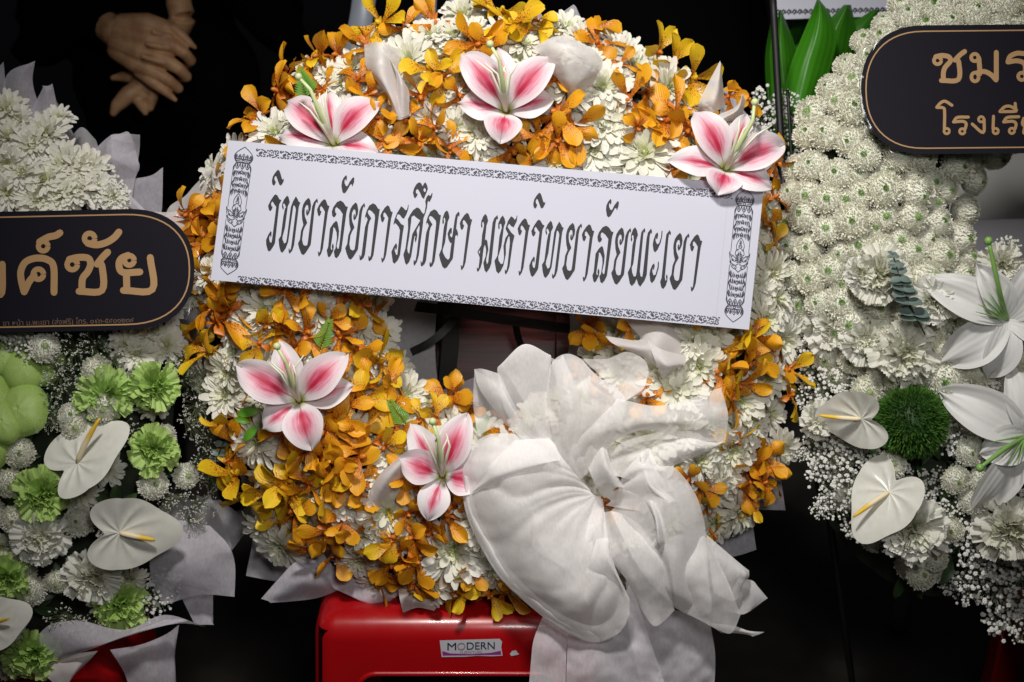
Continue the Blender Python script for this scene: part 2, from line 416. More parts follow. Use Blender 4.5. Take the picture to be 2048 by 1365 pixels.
# ------------------------------------------------------------------ setting
mb = MB(); mb.add([(-8, -6, 0), (8, -6, 0), (8, 10, 0), (-8, 10, 0)], [(0, 1, 2, 3)])
tag(link('floor', mb.mesh('floor', M_floor, False)), kind='structure')

# ------------------------------------------------------------------ flower meshes (unit radius)
spoon = lambda t: (0.42 + 0.58 * min(1, t / 0.72) ** 1.3) * sqrt(max(0.16, 1 - max(0, (t - 0.72) / 0.28) ** 3))
orch = lambda t: (0.22 + 0.78 * min(1, max(0, (t - 0.1)) / 0.58) ** 1.5) * sqrt(max(0.04, 1 - max(0, (t - 0.68) / 0.32) ** 2.4))
lilyp = lambda t: max(0.03, (0.20 + 0.86 * sin(min(1, t / 0.52) * pi / 2) ** 1.2) * (1 - max(0, (t - 0.46) / 0.54) ** 1.8) ** 0.95)
fan = lambda t: 0.15 + 0.85 * t ** 0.8
leafp = lambda t: max(0.02, sin(pi * min(1, t * 0.97 + 0.03)) ** 0.8)

def mum_mesh(seed, cream=False):
    R_.seed(seed); mb = MB()
    for (n, r0, Ln, w, a0, a1, tint) in ((17, .10, 1.0, .26, 12, -14, 0), (17, .10, .93, .25, 26, 4, 0), (16, .09, .80, .23, 42, 18, .06), (14, .08, .62, .20, 56, 38, .25), (11, .06, .44, .15, 68, 60, .6), (8, .03, .30, .11, 80, 78, 1.0)):
        for i in range(n):
            if R_.random() < 0.05: continue
            a = 2 * pi * (i + R_.uniform(-.35, .35)) / n
            M = Matrix.Rotation(a, 4, 'Z') @ Matrix.Translation((0, r0, R_.uniform(-.03, .03))) @ Matrix.Rotation(R_.uniform(-.3, .3), 4, 'Y')
            petal(mb, Ln * R_.uniform(.8, 1.08), w * R_.uniform(.75, 1.15), spoon, radians(a0 + R_.uniform(-12, 12)), radians(a1 + R_.uniform(-18, 18)), cup=R_.uniform(.2, .75), nu=2, nv=7, M=M, tint=tint)
    ball(mb, (0, 0, .02), .13, tint=1.0)
    return mb.mesh('chrysanthemum', M_mum)
MUMS = [mum_mesh(10 + i) for i in range(6)]
def pom_mesh(seed, mat, open_=0.3):
    R_.seed(seed); mb = MB(); n = 470
    for i in range(n):
        z = 1 - (i + .5) / n * 1.25
        if z > 1 - .018 - .05 * open_: continue
        if z < -0.25: continue
        ph = i * 2.39996 + R_.uniform(-.15, .15); s = sqrt(max(0, 1 - z * z))
        d = Vector((s * cos(ph), s * sin(ph), z)).normalized()
        y = d; up = Vector((0, 0, 1)) if z < .98 else Vector((1, 0, 0))
        x = y.cross(up).normalized(); zz = x.cross(y)
        Mr = Matrix((x, y, zz)).transposed().to_4x4()
        core = max(0, 1 - (1 - z) / (0.03 + 0.075 * open_ * 2))
        Ln = (.22 if core <= 0 else .14) * R_.uniform(.75, 1.15)
        base = .78 if core <= 0 else .68
        M = Matrix.Diagonal((1, 1, .82, 1)) @ Matrix.Translation(d * base) @ Mr
        petal(mb, Ln, .13, spoon, radians(R_.uniform(-15, 20)), radians(R_.uniform(30, 90)), cup=.6, nu=2, nv=2, M=M, tint=min(1, core + .12 * (z > .8)))
    ball(mb, (0, 0, .50), .10 + .12 * open_, 9, 5, tint=.9)
    for i in range(34):
        a = i * 2.4; q = (.06 + .24 * open_) * sqrt((i + .5) / 34); petal(mb, .15 * R_.uniform(.7, 1.2), .075, spoon, radians(78), radians(115), cup=.6, nu=2, nv=2, M=Matrix.Translation((q * cos(a), q * sin(a), .60)) @ Matrix.Rotation(a + R_.uniform(-.5, .5), 4, 'Z'), tint=min(1, max(0, 1.1 - q * 2.6 + R_.uniform(-.3, .2))))
    ball(mb, (0, 0, -.03), .78, 14, 9, tint=0.10, sc3=(1, 1, .8))
    return mb.mesh('pompon', mat)
POMS = [pom_mesh(50 + i, M_pom, (.15, .5, .8, .3, .1, .6, .2)[i]) for i in range(7)]
POMW = [pom_mesh(60 + i, M_pomw, (.4, .8, .2)[i]) for i in range(3)]
def orchid_petal(seed, mat, nu=4):
    R_.seed(seed); mb = MB()
    petal(mb, 1.0, .50 * R_.uniform(.75, 1.2), orch, radians(R_.uniform(10, 60)), radians(R_.uniform(-80, 35)), cup=R_.uniform(-.6, .6), nu=6, nv=9, ruf=R_.uniform(.03, .16), rufn=R_.uniform(1.5, 4), twist=R_.uniform(-.4, .4))
    return mb.mesh('orchid_petal', mat)
def orchid_core(seed):
    R_.seed(seed); mb = MB()
    petal(mb, .42, .26, orch, radians(50), radians(-60), cup=.8, nu=2, nv=4, M=Matrix.Rotation(pi, 4, 'Z'))
    for s in (-1, 1): petal(mb, .2, .14, orch, radians(60), radians(20), cup=.5, nu=2, nv=3, M=Matrix.Rotation(s * 1.5 + pi, 4, 'Z'))
    tube(mb, [(0, 0, -.25), (0, 0, .05), (0, .03, .16), (0, -.02, .24)], [.04, .06, .075, .04], 6)
    return mb
PET = {0: [orchid_petal(80 + i, M_orA) for i in range(14)], 1: [orchid_petal(100 + i, M_orY) for i in range(9)]}
CORE = {0: orchid_core(1).mesh('orchid_column', M_orB), 1: orchid_core(2).mesh('orchid_column', M_orY)}
def orchid_whole(seed, k):
    R_.seed(seed); mb = orchid_core(seed); mb.mi = [1] * len(mb.f)
    for a in (90, 20, 160, -55, -125):
        petal(mb, 1.0 * R_.uniform(.8, 1.05), .50, orch, radians(R_.uniform(0, 60)), radians(R_.uniform(-70, 30)), cup=R_.uniform(-.5, .5), nu=5, nv=8, ruf=R_.uniform(.03, .14), M=Matrix.Rotation(radians(a - 90 + R_.uniform(-16, 16)), 4, 'Z') @ Matrix.Rotation(R_.uniform(-.9, .9), 4, 'Y'), twist=R_.uniform(-.4, .4))
    return mb.mesh('orchid', [(M_orA, M_orY)[k], M_orB])
OWH = {0: [orchid_whole(200 + i, 0) for i in range(9)], 1: [orchid_whole(210 + i, 1) for i in range(3)]}
def carnation(seed, mat):
    R_.seed(seed); mb = MB()
    for (n, r0, Ln, w, a0, a1, tint) in ((12, .04, 1.0, .72, 22, -5, 0), (13, .04, .94, .66, 38, 10, 0), (13, .05, .86, .60, 50, 26, .05), (12, .06, .78, .54, 62, 44, .15), (11, .07, .70, .46, 74, 60, .3), (8, .05, .62, .36, 86, 80, .5)):
        for i in range(n):
            a = 2 * pi * (i + R_.uniform(-.8, .8)) / n
            M = Matrix.Rotation(a, 4, 'Z') @ Matrix.Translation((R_.uniform(-.1, .1), r0, -.1)) @ Matrix.Rotation(R_.uniform(-.7, .7), 4, 'Y')
            petal(mb, Ln * R_.uniform(.7, 1.12), w * R_.uniform(.7, 1.1), fan, radians(a0 + R_.uniform(-18, 18)), radians(a1 + R_.uniform(-30, 30)), cup=R_.uniform(-.1, .6), nu=18, nv=6, M=M, tint=tint, ruf=R_.uniform(.08, .19), rufn=R_.uniform(3, 8), serr=.02)
    return mb.mesh('carnation', mat)
CG = [carnation(300 + i, M_carn_g) for i in range(3)]
CW = [carnation(310 + i, M_carn_w) for i in range(3)]
def gyp_mesh(seed, n=70, dark=False, bud=.085):
    """cloud of tiny round flowers on hair-thin stems"""
    R_.seed(seed); mb = MB()
    for i in range(n):
        a = R_.uniform(0, 2 * pi); r = sqrt(R_.random()) * .95; z = R_.uniform(.1, .5)
        p = Vector((r * cos(a), r * sin(a), z)); s = bud * R_.uniform(.6, 1.25)
        if dark:
            for k in range(4):
                q = p + Vector((R_.uniform(-1, 1), R_.uniform(-1, 1), R_.uniform(-1, 1))) * bud
                ball(mb, q, s * .5, 5, 3, tint=R_.choice((0, 0, .1)))
        else:
            for k in range(5):
                b = k * 1.2566 + i
                ball(mb, p + Vector((cos(b), sin(b), .1)) * s * .45, s * .62, 5, 3, tint=0, sc3=(1, 1, .8))
        tube(mb, [p, p * .6 + Vector((R_.uniform(-.1, .1), R_.uniform(-.1, .1), -.05)), (R_.uniform(-.2, .2), R_.uniform(-.2, .2), -.5)], .009, 3, tint=1.0 if dark else .8, cap=False)
    return mb.mesh('babys_breath', M_gyp)
GYP = [gyp_mesh(400 + i) for i in range(3)]
GYS = [gyp_mesh(410 + i, 60, True, .05) for i in range(3)]
def leaf_mesh(seed, mat, n=1, wd=.4):
    R_.seed(seed); mb = MB()
    for i in range(n):
        petal(mb, 1, wd, leafp, radians(20), radians(-20), cup=.3, nu=4, nv=8, M=Matrix.Rotation((i - (n - 1) / 2) * .9, 4, 'Z'), ruf=.03)
    return mb.mesh('leaf', mat)
LEAFB = [leaf_mesh(1, M_leafb, 1), leaf_mesh(2, M_leafb, 3, .3)]
LEAFD = [leaf_mesh(3, M_leaf, 3, .4)]
def fern_mesh():
    mb = MB(); tube(mb, [(0, 0, 0), (0, .5, .05), (0, 1, 0)], [.02, .015, .006], 5, tint=1)
    for i in range(12):
        t = .08 + i * .078; l = .36 * (1 - t * .75)
        for s in (-1, 1):
            petal(mb, l * 1.15, .062, leafp, radians(15), radians(-10), cup=.3, nu=2, nv=4, M=Matrix.Translation((0, t, .03)) @ Matrix.Rotation(-s * 1.0, 4, 'Z'), tint=0)
    return mb.mesh('fern', M_leafb)
FERN = fern_mesh()

def put(name, me, px, py, h, r, n=(0, 0, 1), spin=90, parent=None, flat=1.0):
    M = Matrix.Translation(W(px, py, h)) @ frame(n, spin) @ Matrix.Diagonal((PM(r, h), PM(r, h), PM(r, h) * flat, 1))
    return link(name, me, M, parent)

# ------------------------------------------------------------------ main wreath
CX, CY, RM, RT = 985, 620, 405, 190
def torus_h(px, py, cx=CX, cy=CY, rm=RM, rt=RT, H=.12, h0=.02):
    dx, dy = px - cx, cy - py; d = sqrt(dx * dx + dy * dy) or 1
    q = (d - rm) / rt; qc = max(-.97, min(.97, q))
    h = h0 + H * sqrt(1 - qc * qc)
    k = qc * .9
    return h, Vector((dx / d * k, dy / d * k, 1)).normalized(), q
wreath = empty('flower_wreath', W(CX, 1215, 0.0), 'round wreath of white chrysanthemums and spotted amber orchids standing on the red stool', 'flower wreath')
mb = MB()
nu, nv = 64, 14; vs = []
for j in range(nu):
    a = 2 * pi * j / nu
    for i in range(nv):
        b = 2 * pi * i / nv
        rr = (RM + (RT - 38) * cos(b)); hh = .02 + .085 * sin(b)
        vs.append(W(CX + rr * cos(a), CY - rr * sin(a), hh))
fs = [(j * nv + i, ((j + 1) % nu) * nv + i, ((j + 1) % nu) * nv + (i + 1) % nv, j * nv + (i + 1) % nv) for j in range(nu) for i in range(nv)]
mb.add(vs, fs); link('wreath_base', mb.mesh('wreath_base', M_moss), None, wreath)

MUMP = [(818,122,58),(754,84,38),(861,76,52),(907,74,46),(947,66,42),(708,137,42),(551,267,52),(823,168,36),(952,264,52),(912,256,40),(952,307,46),(754,287,42),(853,236,30),(658,152,34),(592,240,40),(628,290,40),
(1135,62,46),(1100,62,38),(1232,94,52),(1250,112,44),(1266,137,52),(1207,178,60),(1307,137,44),(1335,175,56),(1369,187,42),(1210,250,68),(1242,238,46),(1288,309,74),(1185,300,60),(1116,318,50),(1135,172,50),(1091,160,48),(1047,90,42),(1166,84,44),(979,281,42),(1032,260,34),(985,312,34),(1304,231,36),(1385,212,38),(1257,337,50),(1180,130,50),
(1540,545,46),(1550,600,46),(1561,680,54),(1527,758,50),(1389,677,52),(1426,674,44),(1396,731,56),(1349,771,64),(1356,800,50),(1480,802,52),(1494,849,54),(1534,829,46),(1463,896,58),(1396,923,48),(1443,943,54),(1420,977,54),(1426,1044,46),(1477,1021,54),(1558,896,46),(1457,980,46),(1528,640,48),(1340,700,46),(1310,745,40),(1300,880,60),(1300,980,60),(1250,1060,60),(1360,860,50),(1340,1030,60),
(396,580,40),(532,616,46),(555,602,40),(591,625,42),(638,622,50),(494,644,42),(480,661,40),(457,744,46),(471,705,42),(747,702,42),(672,870,38),(772,825,36),(610,925,36),(775,911,40),(452,790,50),(516,881,56),(705,853,40),(430,345,40),(425,545,42),(395,600,44),
(612,927,30),(673,996,52),(776,1022,60),(731,1065,52),(700,1050,40),(908,1099,74),(718,1117,46),(589,1062,34),(533,1049,46),(565,1091,50),(773,922,32),(752,954,28),(757,1160,46),(863,1165,50),(780,1080,46),(990,1130,56),(1040,1090,60),(1090,1140,50),(960,1040,60),(1150,1100,60)]
ORCP = [(764,48,1,60),(871,50,0,55),(642,112,0,55),(622,122,1,36),(678,112,0,50),(576,152,0,55),(559,183,0,55),(526,228,0,52),(513,254,0,50),(716,162,0,56),(734,190,0,50),(861,142,1,56),(886,157,1,52),(843,193,0,56),(917,188,0,46),(807,244,0,56),(835,284,0,56),(871,256,0,52),(759,236,0,44),(734,244,0,46),(901,300,0,46),(952,89,0,56),(978,99,0,50),(807,61,0,44),(777,287,0,50),(731,94,0,56),
(998,30,1,62),(1022,53,1,60),(1056,62,1,54),(1075,44,1,46),(1191,59,0,48),(1197,90,0,50),(1238,131,0,36),(1313,106,1,50),(1344,125,1,50),(1382,156,1,56),(1107,162,0,46),(1116,231,0,74),(1079,275,0,56),(1147,256,0,60),(1116,284,0,50),(1022,300,0,56),(1257,200,0,60),(1291,184,0,56),(1329,244,0,60),(1350,228,0,56),(1379,259,0,60),(1332,281,0,46),(1272,256,0,40),(1341,344,0,50),(1397,331,0,60),(1491,206,0,44),(1457,194,0,36),(1550,325,0,56),(1544,397,0,50),(1535,450,0,46),(1545,490,1,40),
(1453,704,1,72),(1490,690,1,62),(1504,674,0,50),(1436,748,0,58),(1477,765,0,58),(1460,798,0,50),(1497,724,0,54),(1473,882,1,46),(1527,910,0,54),(1507,936,0,54),(1497,957,0,44),(1484,977,0,46),(1527,967,0,44),(1504,1004,1,36),(1416,1017,1,50),(1426,1068,1,44),(1379,957,0,40),(1403,977,0,40),(1292,795,0,50),(1578,792,1,46),(1578,741,1,46),(1177,650,0,50),(1200,680,0,50),(1227,690,1,36),
(438,647,0,72),(388,686,1,46),(421,705,1,56),(424,619,0,52),(463,619,0,52),(533,647,1,46),(560,647,0,46),(519,691,1,46),(610,666,0,54),(595,690,0,50),(683,672,0,56),(714,705,0,56),(755,725,1,56),(761,780,0,62),(783,769,0,46),(694,780,1,46),(688,811,0,50),(716,803,1,54),(666,844,0,54),(648,862,0,50),(741,817,1,54),(794,867,0,36),(714,869,0,56),(610,897,0,50),(563,869,0,44),(640,890,0,50),(638,906,0,46),(683,914,0,56),(722,911,0,56),(769,892,1,46),(457,920,1,40),(455,850,1,46),(477,890,0,54),(569,588,0,50),(694,597,1,50),(722,608,1,46),(660,640,0,44),
(473,951,1,66),(491,985,1,56),(578,954,1,66),(583,985,1,60),(570,996,1,56),(591,1022,0,56),(567,1040,1,44),(636,1086,0,68),(657,1064,0,52),(670,1104,0,56),(705,1070,0,50),(689,1043,0,46),(657,917,0,52),(720,914,0,68),(689,943,0,62),(657,967,1,56),(713,967,0,56),(618,967,0,46),(789,1078,1,52),(829,1075,0,50),(863,1064,0,46),(894,1033,0,60),(815,1025,0,40),(905,1010,0,56),(784,1122,0,56),(763,1165,0,46),(831,1117,0,54),(826,1165,0,60),(800,1105,0,46),(868,1190,1,50),(908,1180,1,48),(937,1178,1,50),(980,1190,1,44),(1010,1180,0,50),(539,985,1,46),(847,967,0,50),(810,960,0,46),(940,1140,0,40),(896,802,0,54),(910,790,0,40),(934,817,0,36),(870,834,1,40),(843,840,1,36),(1045,1165,0,46),
(374,426,0,44),(387,439,0,48),(413,419,0,52),(406,477,0,52),(403,506,0,52),(396,529,0,50),(416,551,0,50),(451,593,0,52),(429,619,0,50),(445,370,0,46),(430,440,0,44),(600,600,0,44),(1260,650,0,40)]
placed = []
R_.seed(99)
def add_mum(px, py, r, dh=0.0, tilt=.35):
    h, n, q = torus_h(px, py)
    n = (n + Vector((R_.uniform(-tilt, tilt), R_.uniform(-tilt, tilt), 0))).normalized()
    put('chrysanthemum', R_.choice(MUMS), px, py, h + .004 + dh, r * 1.08, n, R_.uniform(0, 360), wreath, flat=.9)
    placed.append((px, py, r))
n_split = 0
def add_orchid(px, py, k, r, dh=.020, tilt=1.0, split=True, spin=None):
    global n_split
    h, n, q = torus_h(px, py)
    n = (n + Vector((R_.uniform(-tilt, tilt), R_.uniform(-tilt, tilt), 0))).normalized()
    sp = R_.uniform(0, 360) if spin is None else spin
    rr = r * 1.32
    if split:
        o = put('orchid', CORE[k], px, py, h + dh, rr, n, sp, wreath)
        M0 = bpy_mats[o.name]; n_split += 1
        for a in (90, 20, 160, -55, -125):
            s = R_.uniform(.85, 1.08)
            M = M0 @ Matrix.Rotation(radians(a - 90 + R_.uniform(-14, 14)), 4, 'Z') @ Matrix.Rotation(R_.uniform(-.35, .25), 4, 'X') @ Matrix.Rotation(R_.uniform(-.9, .9), 4, 'Y') @ Matrix.Diagonal((s, s, s, 1))
            link('petal', R_.choice(PET[k]), M, o)
    else:
        put('orchid', R_.choice(OWH[k]), px, py, h + dh, rr, n, sp, wreath)
    placed.append((px, py, r * .7))
for (px, py, r) in MUMP: add_mum(px, py, r)
order = sorted(range(len(ORCP)), key=lambda i: -ORCP[i][3]); big = set(order[:60])
for i, (px, py, k, r) in enumerate(ORCP): add_orchid(px, py, k, r, split=i in big)
# fill what the list leaves bare, a little deeper
tries = 0
while tries < 6000:
    tries += 1
    a = R_.uniform(0, 2 * pi); rr = RM + RT * R_.uniform(-.92, .98)
    px, py = CX + rr * cos(a), CY - rr * sin(a)
    if any((px - x) ** 2 + (py - y) ** 2 < (r * .78) ** 2 for x, y, r in placed): continue
    left = px < 700 or (py > 900 and px < 900)
    if R_.random() < (.22 if left else .12): add_orchid(px, py, 0, 46, dh=.004, split=False)
    else: add_mum(px, py, 46, dh=-.014)
for i in range(46):
    a = R_.uniform(0, 2 * pi); rr = RM + RT * R_.uniform(-.85, .85); px, py = CX + rr * cos(a), CY - rr * sin(a)
    h, n, q = torus_h(px, py)
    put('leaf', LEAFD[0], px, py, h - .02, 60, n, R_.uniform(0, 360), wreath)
for (px, py, sp, r) in [(612,200,100,68),(640,700,72,66),(812,850,125,60),(955,870,60,44),(630,185,125,50)]:
    h, n, q = torus_h(px, py); put('fern_sprig', FERN, px, py, h + .035, r, (0, 0.1, 1), sp, wreath)

# wrapping fabric round and behind the wreath ---------------------------------
def sheet(ribs, mat, parent, nu=18, nv=18, wr=.007, name='wrapping_sheet', label=None):
    mb = MB(); loft(mb, ribs, nu, nv, wr, seed=len(COL.objects) * .37)
    o = link(name, mb.mesh(name, mat), None, parent)
    if label: o['label'] = label
    return o
SH = [
 ([[(860,90,.02),(930,110,.02),(990,90,.02)],[(880,50,.0),(925,50,.0),(965,45,.0)],[(918,1,.0),(919,1,.0),(920,2,.0)]], M_wrap),
 ([[(1060,90,.03),(1120,110,.03),(1190,120,.03)],[(1085,55,.01),(1130,60,.01),(1184,88,.01)],[(1146,10,.0),(1148,10,.0),(1152,14,.0)]], M_wrap),
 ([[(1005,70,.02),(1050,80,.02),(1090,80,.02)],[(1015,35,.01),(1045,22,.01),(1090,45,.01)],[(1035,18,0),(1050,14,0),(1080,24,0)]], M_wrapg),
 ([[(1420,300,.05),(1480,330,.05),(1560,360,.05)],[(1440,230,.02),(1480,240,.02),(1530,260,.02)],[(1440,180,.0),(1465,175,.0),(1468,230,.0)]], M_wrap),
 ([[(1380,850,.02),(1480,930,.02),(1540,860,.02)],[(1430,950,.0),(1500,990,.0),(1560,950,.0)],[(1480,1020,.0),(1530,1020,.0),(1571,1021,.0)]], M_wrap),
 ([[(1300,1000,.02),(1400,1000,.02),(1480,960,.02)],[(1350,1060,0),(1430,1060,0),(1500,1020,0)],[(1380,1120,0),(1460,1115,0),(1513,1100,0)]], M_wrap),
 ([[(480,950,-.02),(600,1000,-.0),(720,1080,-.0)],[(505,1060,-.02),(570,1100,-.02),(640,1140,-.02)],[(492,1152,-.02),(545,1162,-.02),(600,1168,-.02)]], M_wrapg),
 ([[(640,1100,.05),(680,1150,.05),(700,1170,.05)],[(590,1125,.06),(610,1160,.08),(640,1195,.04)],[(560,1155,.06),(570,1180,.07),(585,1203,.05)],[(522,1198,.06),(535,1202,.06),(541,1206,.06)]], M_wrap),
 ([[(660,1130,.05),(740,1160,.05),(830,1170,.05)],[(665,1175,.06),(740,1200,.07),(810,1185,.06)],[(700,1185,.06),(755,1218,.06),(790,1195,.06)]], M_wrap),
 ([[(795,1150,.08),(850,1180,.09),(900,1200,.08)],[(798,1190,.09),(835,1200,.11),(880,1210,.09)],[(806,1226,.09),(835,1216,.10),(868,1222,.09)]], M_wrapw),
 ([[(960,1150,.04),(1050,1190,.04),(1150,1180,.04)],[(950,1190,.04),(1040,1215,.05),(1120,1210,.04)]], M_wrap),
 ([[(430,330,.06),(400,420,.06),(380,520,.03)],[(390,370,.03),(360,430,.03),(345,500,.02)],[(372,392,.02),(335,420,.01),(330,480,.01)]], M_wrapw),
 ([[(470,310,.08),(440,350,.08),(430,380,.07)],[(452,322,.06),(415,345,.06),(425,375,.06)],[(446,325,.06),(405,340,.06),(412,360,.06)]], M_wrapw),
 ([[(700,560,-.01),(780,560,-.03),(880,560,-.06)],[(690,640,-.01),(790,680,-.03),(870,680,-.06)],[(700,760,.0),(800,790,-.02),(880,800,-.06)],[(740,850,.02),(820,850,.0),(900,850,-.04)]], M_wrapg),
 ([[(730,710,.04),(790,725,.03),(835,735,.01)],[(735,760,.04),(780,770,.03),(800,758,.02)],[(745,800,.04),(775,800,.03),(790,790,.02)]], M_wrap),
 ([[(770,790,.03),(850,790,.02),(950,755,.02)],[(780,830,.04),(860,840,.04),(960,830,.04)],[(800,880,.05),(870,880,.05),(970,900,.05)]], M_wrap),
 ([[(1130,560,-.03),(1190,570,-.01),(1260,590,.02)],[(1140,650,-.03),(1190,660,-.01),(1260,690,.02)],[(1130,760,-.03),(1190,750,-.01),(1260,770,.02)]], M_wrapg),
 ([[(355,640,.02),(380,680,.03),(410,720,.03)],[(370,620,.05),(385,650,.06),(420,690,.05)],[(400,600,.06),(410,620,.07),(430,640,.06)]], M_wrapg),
]
for i, (ribs, mt) in enumerate(SH): sheet(ribs, mt, wreath)
# folded fabric pieces standing proud of the flowers
FD = [
 ([[(728,90,.12),(760,85,.17),(800,100,.14)],[(735,140,.15),(765,150,.20),(800,150,.15)],[(775,190,.16),(785,200,.20),(812,190,.16)],[(782,235,.17),(800,240,.19),(822,232,.17)]], M_wrapw),
 ([[(755,95,.13),(765,120,.13),(770,150,.13)],[(790,140,.19),(800,150,.20),(815,175,.18)],[(795,230,.18),(805,235,.19),(818,230,.18)]], M_wrapw),
 ([[(1065,95,.15),(1120,72,.18),(1180,95,.18),(1206,120,.17)],[(1080,110,.17),(1130,100,.22),(1180,120,.20),(1204,135,.18)],[(1120,165,.17),(1135,160,.20),(1160,160,.20),(1196,148,.18)],[(1145,200,.16),(1155,200,.17),(1165,185,.17),(1185,170,.16)]], M_wrapw),
 ([[(1395,230,.13),(1400,200,.16),(1440,122,.15)],[(1425,225,.17),(1432,190,.18),(1442,128,.15)],[(1450,215,.13),(1447,180,.14),(1441,126,.15)]], M_wrapw),
 ([[(1420,235,.14),(1470,215,.16),(1485,188,.15)],[(1440,240,.18),(1475,220,.18),(1486,189,.15)],[(1450,245,.15),(1480,235,.15),(1492,205,.14)]], M_wrapw),
 ([[(850,895,0.14),(835,925,0.14),(800,960,0.14)],[(845,905,0.15),(800,960,0.17),(765,1012,0.15)],[(845,885,0.17),(780,950,0.20),(740,1028,0.15)],[(830,890,0.15),(760,950,0.17),(722,1022,0.14)],[(812,905,0.12),(760,950,0.11),(728,995,0.11)]], M_wrapw),
 ([[(848,885,0.14),(800,960,0.14),(790,1028,0.11)],[(840,905,0.11),(790,960,0.09),(765,1030,0.08)],[(825,915,0.11),(775,965,0.08),(738,1020,0.11)]], M_wrapw),
 ([[(1210,672,.16),(1230,690,.18),(1290,715,.18)],[(1280,680,.16),(1300,695,.20),(1320,735,.18)],[(1250,640,.14),(1330,660,.17),(1372,722,.16)],[(1240,610,.12),(1340,640,.14),(1376,700,.14)]], M_wrapw),
 ([[(1295,682,.19),(1310,720,.21),(1325,758,.19)],[(1325,700,.20),(1335,730,.22),(1340,745,.20)],[(1372,712,.17),(1368,730,.19),(1345,740,.18)]], M_wrapw),
 ([[(560,360,.1),(520,300,.08)],[(540,350,.1),(500,290,.08)]], M_wrapw),
 ([[(1440,860,.08),(1500,890,.08)],[(1470,990,.05),(1540,1000,.05)]], M_wrap),
]
for ribs, mt in FD[:9]: sheet(ribs, mt, wreath, 16, 20, .002, 'folded_fabric')

# ------------------------------------------------------------------ pink lilies
def lily(px, py, h, petals, label, n=(0, .1, 1), stam=80, leaves=()):
    root = empty('pink_lily', W(px, py, h), label, 'lily', 'pink and white lilies set in the wreath')
    base = Matrix.Translation(W(px, py, h)) @ frame(n, 90)
    for i, (ang, ln, wd, inner) in enumerate(petals):
        R_.seed(int(px * 7 + i)); mb = MB()
        Lr = PM(ln, h)
        a0, a1 = (radians(50), radians(-62)) if inner else (radians(40), radians(-50))
        # projected reach of the bent petal sets its true length
        reach = sum(cos(a0 + (a1 - a0) * ((k + .5) / 20) ** 1.6) for k in range(20)) / 20
        Lt = Lr / reach * .96
        petal(mb, Lt, PM(wd * (.88 if inner else .86), h), lilyp, a0, a1, p=1.6, cup=.22 if inner else .1, nu=10, nv=18, ruf=.085 if inner else .05, rufn=R_.uniform(2, 5),
              M=Matrix.Rotation(radians(ang - 90), 4, 'Z') @ Matrix.Translation((0, PM(6), (-.006 if not inner else 0))), twist=R_.uniform(-.15, .15))
        o = link('petal', mb.mesh('lily_petal', M_lily if inner else M_lilyn), base, root)
    mb = MB(); s = radians(stam)
    L_ = PM(118, h)
    tube(mb, [(0, 0, -.01), (cos(s) * L_ * .25, sin(s) * L_ * .25, .05), (cos(s) * L_ * .6, sin(s) * L_ * .6, .085), (cos(s + .12) * L_ * .86, sin(s + .12) * L_ * .86, .088)], [.005, .004, .003, .0026], 8)
    ball(mb, (cos(s + .12) * L_ * .88, sin(s + .12) * L_ * .88, .089), .0062, 8, 5)
    link('pistil', mb.mesh('pistil', M_pistil), base, root)
    R_.seed(int(px))
    for k in range(5):
        t = s + (k - 2) * .16 + R_.uniform(-.05, .05); l = L_ * R_.uniform(.55, .75); mb = MB()
        tube(mb, [(0, 0, 0), (cos(t) * l * .3, sin(t) * l * .3, .04), (cos(t) * l * .7, sin(t) * l * .7, .066), (cos(t + R_.uniform(-.3, .3)) * l, sin(t) * l, .07)], [.0028, .0024, .0018, .0008], 6)
        link('stamen', mb.mesh('stamen', M_stamen), base, root)
    for (lx, ly, sp, r) in leaves:
        put('leaf', LEAFB[0], lx, ly, h - .02, r, (0, 0, 1), sp, root)
    return root
lily(667, 288, .158, [(138,128,78,1),(42,122,78,1),(-88,70,76,1),(98,116,66,0),(172,112,66,0),(-12,90,70,0)], 'pink-centred white lily at the upper left of the wreath, half behind the white banner', n=(-.1, .3, 1), stam=112, leaves=[(620,290,180,40)])
lily(1012, 222, .172, [(128,142,80,1),(48,136,80,1),(-100,62,84,1),(97,128,72,0),(170,94,74,0),(14,96,74,0)], 'pink-centred white lily at the top middle of the wreath, right above the banner', n=(0, .12, 1), stam=100)
lily(1452, 338, .20, [(120,128,78,1),(22,122,80,1),(-110,52,84,1),(68,122,60,0),(172,116,70,0),(-24,96,70,0)], 'pink-centred white lily overlapping the upper right corner of the banner', n=(.05, .2, 1), stam=62, leaves=[(1478,350,-60,45)])
lily(598, 802, .182, [(150,138,86,1),(44,132,82,1),(-74,96,90,1),(108,126,72,0),(16,112,74,0),(-142,88,74,0)], 'pink-centred white lily on the lower left of the wreath beside two fern sprigs', n=(0, .08, 1), stam=98, leaves=[(520,820,190,50),(515,850,230,45),(630,745,10,40),(500,845,165,34)])
lily(885, 952, .187, [(158,86,78,1),(68,130,80,1),(-8,80,74,1),(122,122,70,0),(-108,92,74,0),(20,90,60,0)], 'pink-centred white lily low in the wreath, partly tucked under the white bow', n=(-.05, .1, 1), stam=88)

